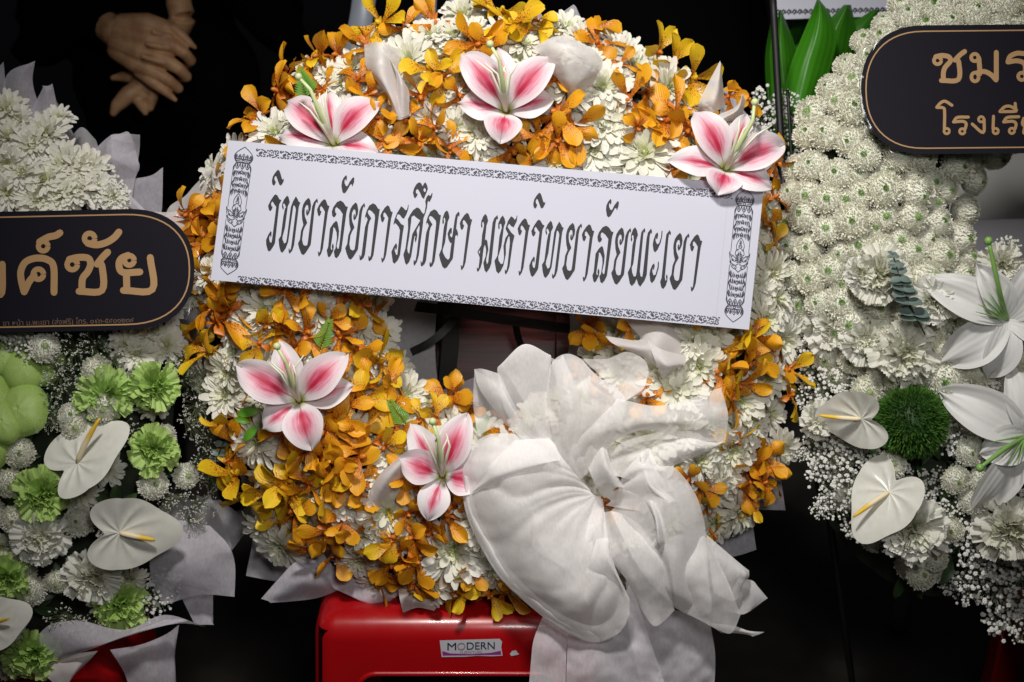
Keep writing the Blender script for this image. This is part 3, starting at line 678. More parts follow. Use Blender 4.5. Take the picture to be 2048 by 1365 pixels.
# ------------------------------------------------------------------ banner
def hb(px, py=0):
    return .198 + .003 * sin((px - 420) / 1100 * 2 * pi) + .002 * sin((px - 420) / 300)
BC = [(457,281),(1528,372),(1498,660),(421,560)]
def bil(u, v):
    a = [BC[0][k] * (1 - u) + BC[1][k] * u for k in (0, 1)]; b = [BC[3][k] * (1 - u) + BC[2][k] * u for k in (0, 1)]
    return a[0] * (1 - v) + b[0] * v, a[1] * (1 - v) + b[1] * v
banner = empty('name_banner', W(960, 610, hb(960)), 'long white card banner with black Thai lettering slanting across the wreath', 'banner')
mb = MB(); nu, nv = 60, 6
def card(off):
    vs = []
    for j in range(nv + 1):
        for i in range(nu + 1):
            x, y = bil(i / nu, j / nv)
            curl = .006 * max(0, 1 - i / 1) * (j / nv) ** 3
            vs.append(W(x, y, hb(x) + off + curl))
    return vs
g = grid_faces(nu, nv); n1 = (nu + 1) * (nv + 1)
rim = [i for i in range(nu + 1)] + [j * (nu + 1) + nu for j in range(1, nv + 1)] + [nv * (nu + 1) + i for i in range(nu - 1, -1, -1)] + [j * (nu + 1) for j in range(nv - 1, 0, -1)]
fs = [f[::-1] for f in g] + [tuple(n1 + i for i in f) for f in g] + [(rim[k], rim[(k + 1) % len(rim)], n1 + rim[(k + 1) % len(rim)], n1 + rim[k]) for k in range(len(rim))]
mb.add(card(0) + card(-.0012), fs)
cm = mb.mesh('card', M_paper); cm.set_sharp_from_angle(angle=radians(30)); link('card', cm, None, banner)

class Print:
    """flat print laid a hair above a surface; each shape a few hundredths of a mm apart"""
    def __init__(s, hf, eps=.0007): s.mb = MB(); s.hf = hf; s.e = eps; s.k = 0
    def H(s): s.k += 1; return s.e + (s.k % 40) * .00001
    def poly(s, outer, holes=(), f=lambda x, y: (x, y)):
        loops = [[Vector((*f(*p), 0)) for p in l] for l in [outer, *holes]]
        flat = [p for l in loops for p in l]; e = s.H()
        tris = tessellate_polygon(loops)
        s.mb.add([W(p.x, p.y, s.hf(p.x, p.y) + e) for p in flat], tris)
    def stroke(s, pts, w, f=lambda x, y: (x, y), sm=4, taper=False, close=False, caps=True):
        pts = [Vector((*p, 0)) for p in pts]
        if sm > 1 and len(pts) > 2: pts = cr(pts, (len(pts) - 1) * sm)
        m = len(pts); vs = []; e = s.H()
        def V(p):
            x, y = f(p.x, p.y); return W(x, y, s.hf(x, y) + e)
        for i, p in enumerate(pts):
            d = pts[min(i + 1, m - 1)] - pts[max(i - 1, 0)]
            if d.length < 1e-6: d = Vector((1, 0, 0))
            d.normalize(); nn = Vector((-d.y, d.x, 0))
            t = i / (m - 1); ww = w / 2 * (max(.12, sin(pi * t) ** .6) if taper else 1)
            vs += [V(p + nn * ww), V(p - nn * ww)]
        s.mb.add(vs, [(2 * i, 2 * i + 1, 2 * i + 3, 2 * i + 2) for i in range(m - 1)])
        if caps and not taper and not close:
            for q in (pts[0], pts[-1]):
                e = s.H(); c = [q + Vector((cos(a * pi / 4), sin(a * pi / 4), 0)) * w / 2 for a in range(8)]
                s.mb.add([V(p) for p in c], [tuple(range(8))])
    def ring(s, c, r, w, f=lambda x, y: (x, y), ry=None):
        ry = ry or r
        s.stroke([(c[0] + r * cos(a * pi / 8), c[1] + ry * sin(a * pi / 8)) for a in range(17)], w, f, 1, close=True)
    def done(s, name, mat, parent): return link(name, s.mb.mesh(name, mat, False), None, parent)

def cropf(ox, oy, s): return lambda x, y: (ox + x / s, oy + y / s)
FA, FB, FC, FDD = cropf(520, 330, 6.827), cropf(720, 350, 6.5), cropf(940, 370, 6.204), cropf(1170, 390, 6.204)
G = {
'w': (FA, (126,1182), [(110,560),(150,480),(190,420),(212,403),(235,415),(265,470),(292,482),(262,540),(205,1060),(195,1090),(150,1160),(126,1182),(105,1165),(85,1090),(82,1030),(110,960),(145,905),(158,920),(155,970),(144,992),(140,960),(128,975),(124,1010),(135,1055),(155,1065),(165,1020),(200,750),(222,570),(205,550),(180,510),(168,497),(152,520),(155,565),(172,570),(160,610),(138,633),(120,610)], []),
'i': (FA, (243,67), [(162,220),(175,160),(205,110),(243,67),(265,80),(280,120),(300,190),(315,205),(328,185),(322,225),(300,265),(278,283),(262,265),(235,190),(220,152),(205,155),(195,185),(205,222),(218,230),(205,265),(187,283),(168,262)], []),
'th': (FA, (305,1200), [(300,570),(303,530),(330,470),(370,420),(390,440),(407,510),(380,560),(340,860),(310,970),(305,1010),(330,1075),(355,1060),(365,1020),(420,580),(450,500),(490,430),(515,470),(530,505),(550,515),(530,570),(465,1095),(440,1170),(405,1212),(392,1195),(390,1145),(402,1145),(405,1170),(420,1150),(430,1090),(490,610),(480,570),(463,550),(455,560),(450,590),(385,1050),(350,1140),(305,1200),(280,1180),(262,1110),(253,1020),(285,970),(320,700),(340,600),(355,580),(340,540),(325,520),(313,540),(322,575),(325,590),(312,615)], []),
'y': (FA, (595,1230), [(570,640),(575,600),(590,540),(620,490),(662,450),(685,480),(697,550),(690,610),(665,670),(643,695),(630,670),(630,630),(645,605),(652,620),(645,650),(655,640),(662,600),(655,550),(635,545),(612,590),(608,650),(615,710),(645,790),(610,850),(590,900),(575,1020),(590,1090),(620,1108),(645,1095),(655,1040),(712,570),(735,510),(780,458),(790,490),(785,525),(770,500),(757,540),(745,600),(695,1070),(690,1095),(630,1190),(595,1230),(565,1215),(535,1140),(518,1075),(545,1020),(560,900),(592,820),(575,740)], []),
'aa': (FA, (805,1252), [(778,610),(800,560),(840,500),(877,468),(900,485),(925,555),(948,560),(925,650),(858,1140),(835,1210),(805,1252),(795,1235),(790,1185),(803,1185),(808,1205),(820,1180),(880,690),(887,640),(860,590),(835,560),(820,580),(820,625),(840,635),(825,680),(808,703),(790,680)], []),
'l': (FA, (1045,1273), [(980,640),(1000,580),(1050,510),(1100,487),(1140,515),(1175,570),(1200,570),(1180,650),(1110,1170),(1075,1240),(1045,1273),(1020,1255),(1007,1180),(1030,1140),(1050,1000),(1045,920),(1020,860),(1000,850),(1000,890),(965,1130),(975,1165),(990,1150),(980,1130),(985,1090),(998,1070),(1008,1110),(1000,1170),(965,1240),(942,1262),(925,1245),(911,1170),(930,1120),(955,870),(1000,800),(1040,763),(1060,790),(1080,900),(1070,1000),(1045,1110),(1060,1150),(1075,1140),(1085,1080),(1130,670),(1090,610),(1045,575),(1025,600),(1028,650),(1045,665),(1030,700),(1005,717),(985,690)], []),
'han': (FA, (1148,390), [(1112,290),(1118,230),(1140,180),(1175,140),(1187,160),(1185,200),(1170,218),(1165,190),(1155,210),(1155,250),(1175,290),(1195,290),(1225,230),(1270,170),(1288,180),(1285,230),(1262,295),(1255,285),(1255,265),(1235,265),(1210,310),(1175,370),(1148,390),(1125,370)], []),
'k': (FB, (10,1112), [(65,575),(65,540),(85,470),(120,400),(170,370),(205,390),(235,440),(257,447),(245,530),(175,1040),(150,1100),(120,1123),(108,1100),(110,1055),(122,1060),(125,1080),(140,1050),(195,560),(190,515),(150,470),(120,452),(100,475),(110,510),(147,565),(125,600),(110,650),(65,1030),(45,1080),(10,1112),(-5,1100),(-8,1045),(2,1045),(5,1070),(20,1040),(65,680),(100,580),(80,540),(72,545)], []),
'r': (FB, (447,1155), [(435,640),(445,590),(480,500),(535,408),(565,430),(590,460),(610,455),(620,420),(625,385),(632,390),(628,440),(605,510),(570,570),(545,555),(515,515),(490,510),(470,560),(500,590),(535,640),(572,660),(555,760),(520,1040),(490,1110),(447,1155),(425,1130),(408,1000),(440,930),(470,885),(483,920),(475,965),(462,975),(457,940),(450,980),(470,1040),(485,1040),(490,1000),(520,720),(500,670),(465,630),(450,625),(445,645)], []),
's': (FB, (605,1170), [(622,575),(650,520),(690,460),(742,423),(775,440),(800,480),(825,510),(840,490),(855,400),(848,345),(865,290),(890,260),(915,275),(935,235),(943,240),(935,290),(905,350),(885,340),(878,360),(870,430),(850,500),(825,560),(820,620),(765,1040),(740,1130),(708,1180),(695,1160),(698,1110),(710,1112),(712,1130),(725,1100),(740,1010),(775,690),(770,650),(735,720),(745,780),(735,840),(722,880),(715,860),(712,830),(722,800),(712,790),(700,840),(665,1060),(640,1130),(605,1170),(585,1140),(563,1040),(590,960),(625,700)], [[(670,545),(700,525),(740,560),(785,590),(720,700),(680,770),(665,860),(640,1030),(620,1000),(615,950),(640,800),(665,600)]]),
'ue': (FB, (768,97), [(688,230),(705,170),(735,120),(768,97),(795,110),(815,150),(830,115),(850,97),(870,130),(883,180),(860,240),(830,312),(805,290),(780,230),(750,182),(730,195),(725,225),(735,245),(750,245),(740,275),(715,305),(700,285)], [[(825,190),(838,165),(855,185),(855,215),(840,225),(828,210)]]),
'sa': (FB, (1100,1218), [(1070,620),(1075,560),(1100,490),(1130,462),(1150,490),(1163,550),(1140,610),(1105,880),(1075,970),(1078,1010),(1110,1075),(1145,1105),(1165,1080),(1175,990),(1190,880),(1170,883),(1148,830),(1138,765),(1160,710),(1182,685),(1195,700),(1192,750),(1180,770),(1175,745),(1170,790),(1190,815),(1200,800),(1230,590),(1245,520),(1280,478),(1295,500),(1290,545),(1275,525),(1265,570),(1250,700),(1262,715),(1275,760),(1268,805),(1258,780),(1240,790),(1210,1060),(1205,1090),(1130,1200),(1100,1218),(1070,1190),(1040,1100),(1027,1040),(1060,960),(1090,680),(1110,600),(1100,550),(1085,570),(1092,600),(1090,620),(1078,645)], []),
'm': (FC, (100,1078), [(135,510),(140,450),(165,390),(192,360),(212,390),(225,445),(205,500),(185,690),(200,675),(215,700),(228,800),(205,900),(200,940),(212,985),(225,960),(280,470),(300,415),(340,375),(348,410),(343,430),(330,420),(318,470),(265,970),(245,1030),(205,1087),(180,1060),(165,970),(195,880),(200,800),(185,740),(170,780),(160,850),(150,960),(130,1030),(100,1078),(85,1065),(87,1020),(98,1035),(105,1040),(115,960),(120,900),(93,830),(140,750),(150,620),(175,500),(165,455),(150,470),(155,510),(147,538)], [[(105,830),(125,805),(122,860)]]),
'h': (FC, (352,1100), [(350,530),(350,480),(380,410),(408,380),(430,420),(440,465),(420,520),(390,760),(350,890),(355,940),(385,985),(410,975),(422,900),(415,760),(440,660),(475,610),(440,545),(470,450),(510,390),(540,410),(555,435),(575,410),(580,380),(588,385),(580,450),(540,527),(510,510),(485,480),(465,520),(510,590),(552,630),(530,720),(490,1010),(470,1070),(445,1110),(432,1095),(433,1050),(445,1060),(450,1070),(465,1000),(495,720),(490,640),(475,640),(445,740),(445,860),(415,1000),(380,1070),(352,1100),(325,1070),(303,945),(340,880),(365,640),(395,530),(385,480),(368,485),(365,510),(370,530),(357,555)], []),
'ph': (FDD, (580,1132), [(567,560),(570,500),(595,430),(622,402),(645,440),(657,495),(635,560),(600,850),(580,900),(585,960),(605,1015),(630,1010),(640,960),(690,520),(700,460),(740,410),(748,440),(742,475),(730,450),(722,500),(680,950),(690,1010),(710,1020),(720,960),(765,540),(780,470),(820,418),(832,450),(825,485),(812,470),(802,520),(765,990),(740,1060),(685,1140),(660,1110),(640,1040),(620,1090),(580,1132),(555,1100),(530,965),(565,890),(590,620),(605,560),(600,500),(582,500),(580,530),(588,550),(577,582)], []),
'a1': (FDD, (870,713), [(840,620),(850,560),(875,490),(900,465),(908,490),(900,540),(885,550),(880,520),(875,570),(895,615),(920,600),(945,520),(950,445),(962,450),(958,510),(940,590),(900,680),(870,713),(850,690)], []),
'a2': (FDD, (830,1095), [(800,985),(810,930),(835,870),(858,850),(865,880),(855,925),(845,930),(842,900),(835,950),(850,1000),(875,990),(900,900),(905,830),(917,830),(915,900),(890,990),(860,1060),(830,1095),(810,1070)], []),
'e': (FDD, (970,1168), [(932,1080),(950,1030),(1000,560),(1010,490),(1050,438),(1067,470),(1058,503),(1045,480),(1035,530),(990,1020),(1000,1070),(1012,1050),(1003,1020),(1013,985),(1025,1010),(1020,1070),(1000,1130),(970,1168),(945,1145)], []),
}
TXT = [('w', None), ('w', (1064.9,553.8)), ('i', None), ('i', (1078.3,385.8)), ('th', None), ('th', (1091.5,556.2)), ('y', None), ('y', (701.6,519.3)), ('y', (1135.4,560.2)), ('y', (1233.7,569.4)), ('y', (1350.2,580.2)),
 ('aa', None), ('aa', (764.6,525.7)), ('aa', (923.4,540.8)), ('aa', (1039.1,551.8)), ('aa', (1167.6,563.7)), ('aa', (1383.6,583.7)), ('l', None), ('l', (1204.3,566.8)), ('han', None), ('han', (1217.2,434.8)), ('k', None), ('k', (843.8,533.1)),
 ('r', None), ('s', None), ('ue', None), ('sa', None), ('m', None), ('h', None), ('ph', None), ('a1', None), ('a2', None), ('e', None)]
for g_, pos in TXT:
    f, ref, out, holes = G[g_]
    rx, ry = f(*ref); dx, dy = (0, 0) if pos is None else (pos[0] - rx, pos[1] - ry)
    pr = Print(lambda x, y: hb(x))
    clean = [p for i, p in enumerate(out) if p != out[i - 1]]
    pr.poly(clean, holes, lambda x, y: (f(x, y)[0] + dx, f(x, y)[1] + dy))
    pr.done('letter', M_ink, banner)
# scroll border: one repeat traced, laid along both long edges
SCR = [([(142,98),(150,120),(156,142)],30),([(140,95),(182,90)],13),([(160,150),(200,115),(245,106)],22),([(265,100),(330,125),(390,165),(425,192)],22),([(230,200),(300,165)],34),([(158,245),(200,275),(240,265),(270,220),(300,190)],20),([(215,190),(235,240)],18),
 ([(270,283),(310,262)],28),([(425,185),(350,175),(330,205),(355,240),(392,230)],18),([(328,285),(388,280)],20),([(415,115),(440,145),(470,118)],17),([(478,160),(530,122),(575,150),(592,205)],22),([(460,190),(500,235)],20),([(500,240),(560,252),(600,240)],24),([(525,195),(562,178)],18),
 ([(600,138),(645,150),(640,178)],28),([(655,137),(702,142),(722,180),(690,212),(680,182)],18),([(628,195),(668,250),(732,250)],22),([(428,292),(450,250)],30),([(470,250),(522,296)],20),([(553,306),(620,302),(682,275)],20),([(700,312),(752,322)],18),([(735,295),(740,320)],14)]
for name_, (x0, y0), (x1, y1), flip in (('border_pattern', (512,298), (1466,384), 0), ('border_pattern', (474,551), (1440,634), 1)):
    pr = Print(lambda x, y: hb(x)); cnt = 20; L_ = sqrt((x1 - x0) ** 2 + (y1 - y0) ** 2)
    ex, ey = (x1 - x0) / L_, (y1 - y0) / L_; cell = L_ / cnt; kx = cell / 618
    for c in range(cnt):
        for pts, w in SCR:
            def f(x, y, c=c):
                lx = (x - 130) * kx + c * cell; ly = ((y - .084 * (x - 130)) - 90) * kx
                if flip: ly = 15.5 - ly
                return x0 + ex * lx - ey * ly, y0 + ey * lx + ex * ly
            pr.stroke(pts, w * 1.05, f, 2, taper=False, caps=False)
    pr.done('border_pattern', M_inkp, banner)
# ornament column at each end, in a frame of its own (a across in -1..1, b down 0..1)
for (tx, ty), (bx, by) in (((490.2,294.4),(454.9,549.3)), ((1491.9,378.8),(1465.9,644.4))):
    pr = Print(lambda x, y: hb(x)); dx, dy = bx - tx, by - ty; L_ = sqrt(dx * dx + dy * dy); ex, ey = dx / L_, dy / L_
    qx, qy = ey * -1, ex
    HW = 18.5
    def f(a, b): return tx + dx * b - qx * a * HW * 1.0, ty + dy * b - qy * a * HW * 1.0
    def st_(pts, w=1.3, sm=3, **k):     # widths in pixels: strokes are built in a square frame
        P2 = [f(*p) for p in pts]; pr.stroke(P2, w, lambda x, y: (x, y), sm, **k)
    for s in (1, -1):
        Y = (lambda b: b) if s == 1 else (lambda b: 1 - b)
        st_([(0, Y(0)), (-.55, Y(.03)), (-.95, Y(.062)), (-.98, Y(.09)), (-.72, Y(.12)), (-.6, Y(.128))], 1.3); st_([(0, Y(0)), (.55, Y(.03)), (.95, Y(.062)), (.98, Y(.09)), (.72, Y(.12)), (.6, Y(.128))], 1.3)
        st_([(-.97, Y(.07)), (-.9, Y(.1)), (-.7, Y(.12))], 2.6, caps=False); st_([(.97, Y(.07)), (.9, Y(.1)), (.7, Y(.12))], 2.6, caps=False)
        for a in (-.8, -.4, 0, .4, .8):
            w_ = .2 if a else .26
            st_([(a - w_, Y(.092)), (a - w_ * .5, Y(.07)), (a, Y(.055 if a == 0 else .062)), (a + w_ * .5, Y(.07)), (a + w_, Y(.092))], 1.2)
            st_([(a, Y(.075)), (a, Y(.088))], 2.6)
        st_([(-.92, Y(.097)), (.92, Y(.097))], 1.6, 1); st_([(-.7, Y(.124)), (.7, Y(.124))], 2.2, 1); st_([(-.75, Y(.110)), (-.25, Y(.112))], 1.1, 1); st_([(.25, Y(.112)), (.75, Y(.110))], 1.1, 1)
        c = f(0, Y(.111)); pr.ring(c, 2.3, 1.4)
        st_([(-.6, Y(.13)), (-.85, Y(.145)), (-.96, Y(.17)), (-.97, Y(.3)), (-.97, Y(.475 if s == 1 else .425))], 1.1); st_([(.6, Y(.13)), (.85, Y(.145)), (.96, Y(.17)), (.97, Y(.3)), (.97, Y(.475 if s == 1 else .425))], 1.1)
        st_([(-.8, Y(.14)), (-.93, Y(.165)), (-.92, Y(.19))], 3.0, taper=True); st_([(.8, Y(.14)), (.93, Y(.165)), (.92, Y(.19))], 3.0, taper=True)
        for a in (-.55, 0, .55):
            st_([(a - .25, Y(.133)), (a - .17, Y(.155)), (a, Y(.172)), (a + .17, Y(.155)), (a + .25, Y(.133))], 1.5); st_([(a, Y(.137)), (a, Y(.152))], 3.0)
        for b in (.2, .25, .3, .345):
            k_ = (1 if b in (.2, .3) else .72)
            st_([(0, Y(b - .02)), (-.18 * k_, Y(b)), (-.2 * k_, Y(b + .012))], 2.2, taper=True); st_([(0, Y(b - .02)), (.18 * k_, Y(b)), (.2 * k_, Y(b + .012))], 2.2, taper=True)
            st_([(-.1, Y(b + .012)), (0, Y(b + .002)), (.1, Y(b + .012))], 1.8)
            for d_, l_ in ((.32, .02), (.5, .03), (.7, .035)):
                for q in (-1, 1): st_([(q * d_ * .75, Y(b - .012)), (q * d_, Y(b + .003)), (q * (d_ - .02), Y(b + l_))], 2.4, taper=True)
        for b in (.215, .29, .36):
            for q in (-1, 1): st_([(q * .72, Y(b - .03)), (q * .86, Y(b)), (q * .76, Y(b + .028))], 2.8, taper=True)
    # seated praying figure on a lotus, in the middle of the column
    st_([(0,.365),(-.25,.39),(-.42,.425),(-.36,.455),(-.28,.465)],1.2); st_([(0,.365),(.25,.39),(.42,.425),(.36,.455),(.28,.465)],1.2)
    for b, w_ in ((.39,.05),(.4,.08),(.41,.11)): st_([(-w_,b),(w_,b)],1.5,1)
    c = f(0,.432); pr.ring(c, 3.2, 1.2)
    st_([(-.07,.431),(-.04,.431)],1,1); st_([(.04,.431),(.07,.431)],1,1)
    for q in (-1,1):
        st_([(q*.14,.452),(q*.38,.46),(q*.48,.49),(q*.3,.5),(q*.08,.478)],1.3)
        st_([(q*.1,.47),(q*.12,.5),(q*.5,.515),(q*.7,.50)],1.4)
        st_([(q*.1,.53),(q*.5,.545),(q*.85,.52),(q*1.1,.475),(q*1.02,.52),(q*.8,.56)],1.3)
        st_([(q*.05,.56),(q*.35,.575),(q*.8,.56),(q*1.0,.545),(q*.7,.59),(q*.3,.605),(0,.625)],1.3)
        for (a,b) in ((.2,.52),(.35,.53),(.3,.59),(.6,.575),(.12,.545),(.7,.535),(.85,.505)):
            c = f(q*a,b); pr.ring(c, 1.7, 1.0)
    for b in (.49,.505,.52,.535,.55): st_([(-.28,b+.004),(0,b-.004),(.28,b+.004)],1.0)
    pr.done('ornament_column', M_inkp, banner)
pr = Print(lambda x, y: hb(x), .0004); pr.stroke([(1459,368),(1430,655)], .8, sm=1); pr.done('card_seam', M_crease, banner)

# ------------------------------------------------------------------ black oval name boards
def board(name, label, outline, inset, hfun, parent_loc, thick=.004):
    root = empty(name, parent_loc, label, 'name board')
    mb = MB(); n = len(outline)
    top = [W(x, y, hfun(x, y)) for x, y in outline]; bot = [W(x, y, hfun(x, y) - thick) for x, y in outline]
    mb.add(top + bot, [tuple(range(n))[::-1], tuple(range(n, 2 * n)), *[(i, (i + 1) % n, n + (i + 1) % n, n + i) for i in range(n)]])
    o = link('board', mb.mesh('board', M_board, False), None, root)
    return root
def sup_end(cx, cy, rx, ry, a0, a1, n=26, p=2.3):
    o = []
    for i in range(n + 1):
        a = radians(a0 + (a1 - a0) * i / n); c, s = cos(a), sin(a)
        o.append((cx + rx * (abs(c) ** (2 / p)) * (1 if c >= 0 else -1), cy - ry * (abs(s) ** (2 / p)) * (1 if s >= 0 else -1)))
    return o
hL = lambda x, y: .165 + 0 * x
slope = -.02
def rot(pts, cx, cy, a): return [(cx + (x - cx) * cos(a) - (y - cy) * sin(a), cy + (x - cx) * sin(a) + (y - cy) * cos(a)) for x, y in pts]
outL = rot(sup_end(255, 545, 134, 121, 90, -90) + sup_end(-330, 545, 134, 121, -90, -270), 0, 545, -.022)
lineL = rot(sup_end(250, 545, 129, 110, 90, -90) + sup_end(-330, 545, 122, 110, -90, -270), 0, 545, -.022)
bL = board('name_board', 'black oval board with large gold Thai letters resting on the left arrangement', outL, None, hL, W(-30, 660, .165))
pr = Print(hL, .0006); pr.stroke(lineL + [lineL[0]], 2.8, sm=1, close=True); pr.done('gold_line', M_gold, bL)
C4 = cropf(0, 400, 3.102)
def letters(items, f, parent, hf, w, mat=M_gold):
    for strokes in items:
        pr = Print(hf, .0006)
        for s in strokes:
            if s[0] == 'o': pr.ring((s[1], s[2]), s[3], s[4] if len(s) > 4 else w, f, s[5] if len(s) > 5 else None)
            else: pr.stroke(s, w, f, 5)
        pr.done('letter', mat, parent)
letters([
 [[(-45,575),(10,578),(14,400)]],
 [[(150,572),(132,500),(130,440),(160,385),(225,362),(295,372),(333,418),(335,575)], [(150,572),(180,510),(212,470)], ('o',238,462,32,34)],
 [('o',268,288,30,32), [(245,262),(300,232),(345,222),(372,205)]],
 [('o',448,402,32,34), [(430,370),(485,358),(545,362),(562,398),(545,445),(512,490),(508,562)], [(490,568),(632,562),(634,420),(612,388)], [(602,400),(638,355),(668,325)]],
 [('o',556,240,32,34), [(545,270),(600,280),(660,265),(708,235),(738,200)]],
 [('o',802,376,30,34), [(795,345),(752,365),(738,405),(762,450),(868,448)], [(784,455),(787,560)], [(765,562),(945,556),(932,358)]],
], C4, bL, hL, 43)
def text_mesh(s, px, py, h, size_px, mat, parent, name='lettering', ang=0.0, align='LEFT', bold=0.0, xs=1.0):
    cu = bpy.data.curves.new(name, 'FONT'); cu.body = s; cu.size = PM(size_px, h); cu.align_x = align; cu.fill_mode = 'FRONT'; cu.offset = bold
    t = bpy.data.objects.new(name + '_src', cu); COL.objects.link(t)
    bpy.context.view_layer.update()
    me = bpy.data.meshes.new_from_object(t.evaluated_get(bpy.context.evaluated_depsgraph_get()))
    bpy.data.objects.remove(t)
    me.materials.clear(); me.materials.append(mat)
    M = Matrix.Translation(W(px, py, h)) @ frame((0, 0, 1), 90 + ang) @ Matrix.Diagonal((xs, 1, 1, 1))
    return link(name, me, M, parent)
text_mesh('ขา หน้า ม.พะเยา (ส่งฟรี) โทร. ๐๙๓-๕๔๐๑๒๓๔', 268, 645, .1656, 15, M_goldt, bL, 'small_print', 1.6, 'RIGHT', xs=1.0)
# right board
hR = lambda x, y: .19 + 0 * x
outR = sup_end(1850, 180, 128, 129, 270, 90) + sup_end(2450, 180, 128, 129, 90, -90)
outR = rot(outR, 1850, 180, -.010)
lineR = rot(sup_end(1850, 180, 118, 117, 270, 90) + sup_end(2450, 180, 118, 117, 90, -90), 1850, 180, -.010)
bR = board('name_board', 'black oval board with two lines of gold Thai letters on the right-hand ring of pompons', outR, None, hR, W(2150, 308, .19))
pr = Print(hR, .0006); pr.stroke(lineR + [lineR[0]], 2.6, sm=1, close=True); pr.done('gold_line', M_gold, bR)
C6 = cropf(1550, 0, 4.112)
letters([
 [('o',1337,500,30,30), [(1322,468),(1375,458),(1430,470),(1442,505),(1400,555),(1385,600),(1385,655)], [(1368,664),(1508,656),(1512,520),(1490,488)], [(1480,497),(1520,455),(1560,425)]],
 [('o',1643,475,30,30), [(1676,480),(1683,560),(1683,610)], ('o',1645,635,30,30,36), [(1662,600),(1720,590),(1775,615),(1818,660)], [(1820,432),(1820,655)]],
 [[(1915,512),(1935,465),(1990,440),(2050,442),(2110,430)], [(1915,512),(1990,502),(2045,520),(2060,560),(2055,600)], ('o',2030,630,30,30)],
], C6, bR, hR, 40)
letters([
 [[(1330,885),(1362,848),(1400,835),(1455,868)], [(1330,885),(1385,890),(1395,930),(1393,1060)], ('o',1412,1080,22,22)],
 [[(1468,1005),(1500,968),(1590,965)], [(1468,1005),(1545,1000),(1572,1020),(1565,1060)], ('o',1540,1082,22,22)],
 [('o',1696,983,22,22), [(1720,985),(1712,1092),(1622,1022)]],
 [[(1797,958),(1793,1060)], ('o',1815,1080,22,22)],
 [[(1880,1005),(1912,968),(2005,962)], [(1880,1005),(1955,1000),(1982,1020),(1975,1060)], ('o',1948,1078,22,22)],
 [[(1850,918),(1890,880),(1940,878),(1985,915),(1850,920)], [(1975,852),(1980,910)]],
 [('o',2062,1000,24,22), [(2045,975),(2035,1020),(2060,1050)], [(2050,1060),(2052,1100),(2140,1098),(2135,960)]],
], C6, bR, hR, 25)
# clear film round each board: wrinkled skirt
def film(pts, off, root, hf, seed, extra=()):
    mb = MB(); R_.seed(seed); n = len(pts); cx = sum(p[0] for p in pts) / n; cy = sum(p[1] for p in pts) / n
    vs = []
    for i, (x, y) in enumerate(pts):
        nx, ny = pts[(i + 1) % n][1] - pts[i - 1][1], -(pts[(i + 1) % n][0] - pts[i - 1][0]); l = sqrt(nx * nx + ny * ny) or 1; nx /= l; ny /= l
        if nx * (x - cx) + ny * (y - cy) < 0: nx, ny = -nx, -ny
        w = off * R_.uniform(.5, 1.6)
        for k, t in enumerate((-.25, .3, .7, 1.0)):
            vs.append(W(x + nx * w * t, y + ny * w * t, hf(x, y) + .002 + R_.uniform(-.008, .006) * t))
    mb.add(vs, [(4 * i + k, 4 * ((i + 1) % n) + k, 4 * ((i + 1) % n) + k + 1, 4 * i + k + 1) for i in range(n) for k in range(3)])
    link('clear_film', mb.mesh('clear_film', M_film), None, root)
film(outL, 14, bL, hL, 3); film(outR, 16, bR, hR, 4)

# ------------------------------------------------------------------ bow
bow = empty('ribbon_bow', W(1201, 1250, .2), 'large sheer white fabric bow on the wreath, its tails hanging over the red stool', 'bow')
CBOW = lambda pts: [(880 + x / 1.993, 680 + y / 1.993, h) for x, y, h in pts]
def piece(name, ribs, mat=M_bow, nu=36, nv=48, wr=.003, dz=0.0):
    if mat is M_bow: ribs = [[(x, y, .22 + (h - .22) * .55) for x, y, h in q] for q in ribs]
    mb = MB(); loft(mb, [CBOW([(x, y, h + dz) for x, y, h in r]) for r in ribs], nu, nv, wr, seed=len(name) + len(ribs) * 1.7 + ribs[0][0][0] * .01, ridge=(.010 if name in ('loop', 'swirl', 'lobe', 'flap', 'tail') else 0))
    return link(name, mb.mesh(name, mat), None, bow)
# back layers first
piece('loop', [[(600,600,.18),(540,580,.18),(500,560,.18)],[(430,330,.18),(380,300,.17),(335,250,.17)],[(430,130,.21),(345,95,.20),(268,140,.20)],[(442,62,.25),(335,18,.25),(236,105,.25)],[(440,130,.27),(340,100,.285),(233,150,.265)],[(430,290,.25),(350,300,.28),(290,330,.26)],[(490,540,.23),(520,560,.23),(600,600,.22)]], nv=44)
piece('flap', [[(137,118,.23),(133,260,.19),(150,385,.17)],[(190,150,.22),(200,270,.18),(210,350,.17)],[(235,180,.20),(250,290,.18),(258,335,.17)]])
piece('flap', [[(136,117,.24),(160,200,.25),(255,330,.245)],[(170,116,.26),(230,220,.28),(330,400,.26)],[(236,135,.25),(320,300,.27),(495,570,.23)]])
piece('loop', [[(640,440,.22),(700,230,.20),(570,76,.20)],[(670,330,.23),(730,170,.20),(665,76,.21)],[(700,280,.25),(760,150,.215),(745,48,.23)],[(730,250,.26),(790,170,.23),(812,78,.23)],[(745,240,.27),(810,190,.25),(832,130,.23)],[(745,242,.27),(800,215,.25),(818,190,.24)]])
piece('loop', [[(425,165,.24),(432,300,.27),(495,572,.235)],[(442,100,.27),(470,260,.31),(515,570,.24)],[(475,65,.28),(520,240,.33),(550,560,.245)],[(520,57,.28),(590,240,.34),(590,530,.25)],[(572,85,.27),(670,240,.32),(640,470,.25)],[(600,130,.25),(740,240,.29),(680,420,.25)]], nv=34)
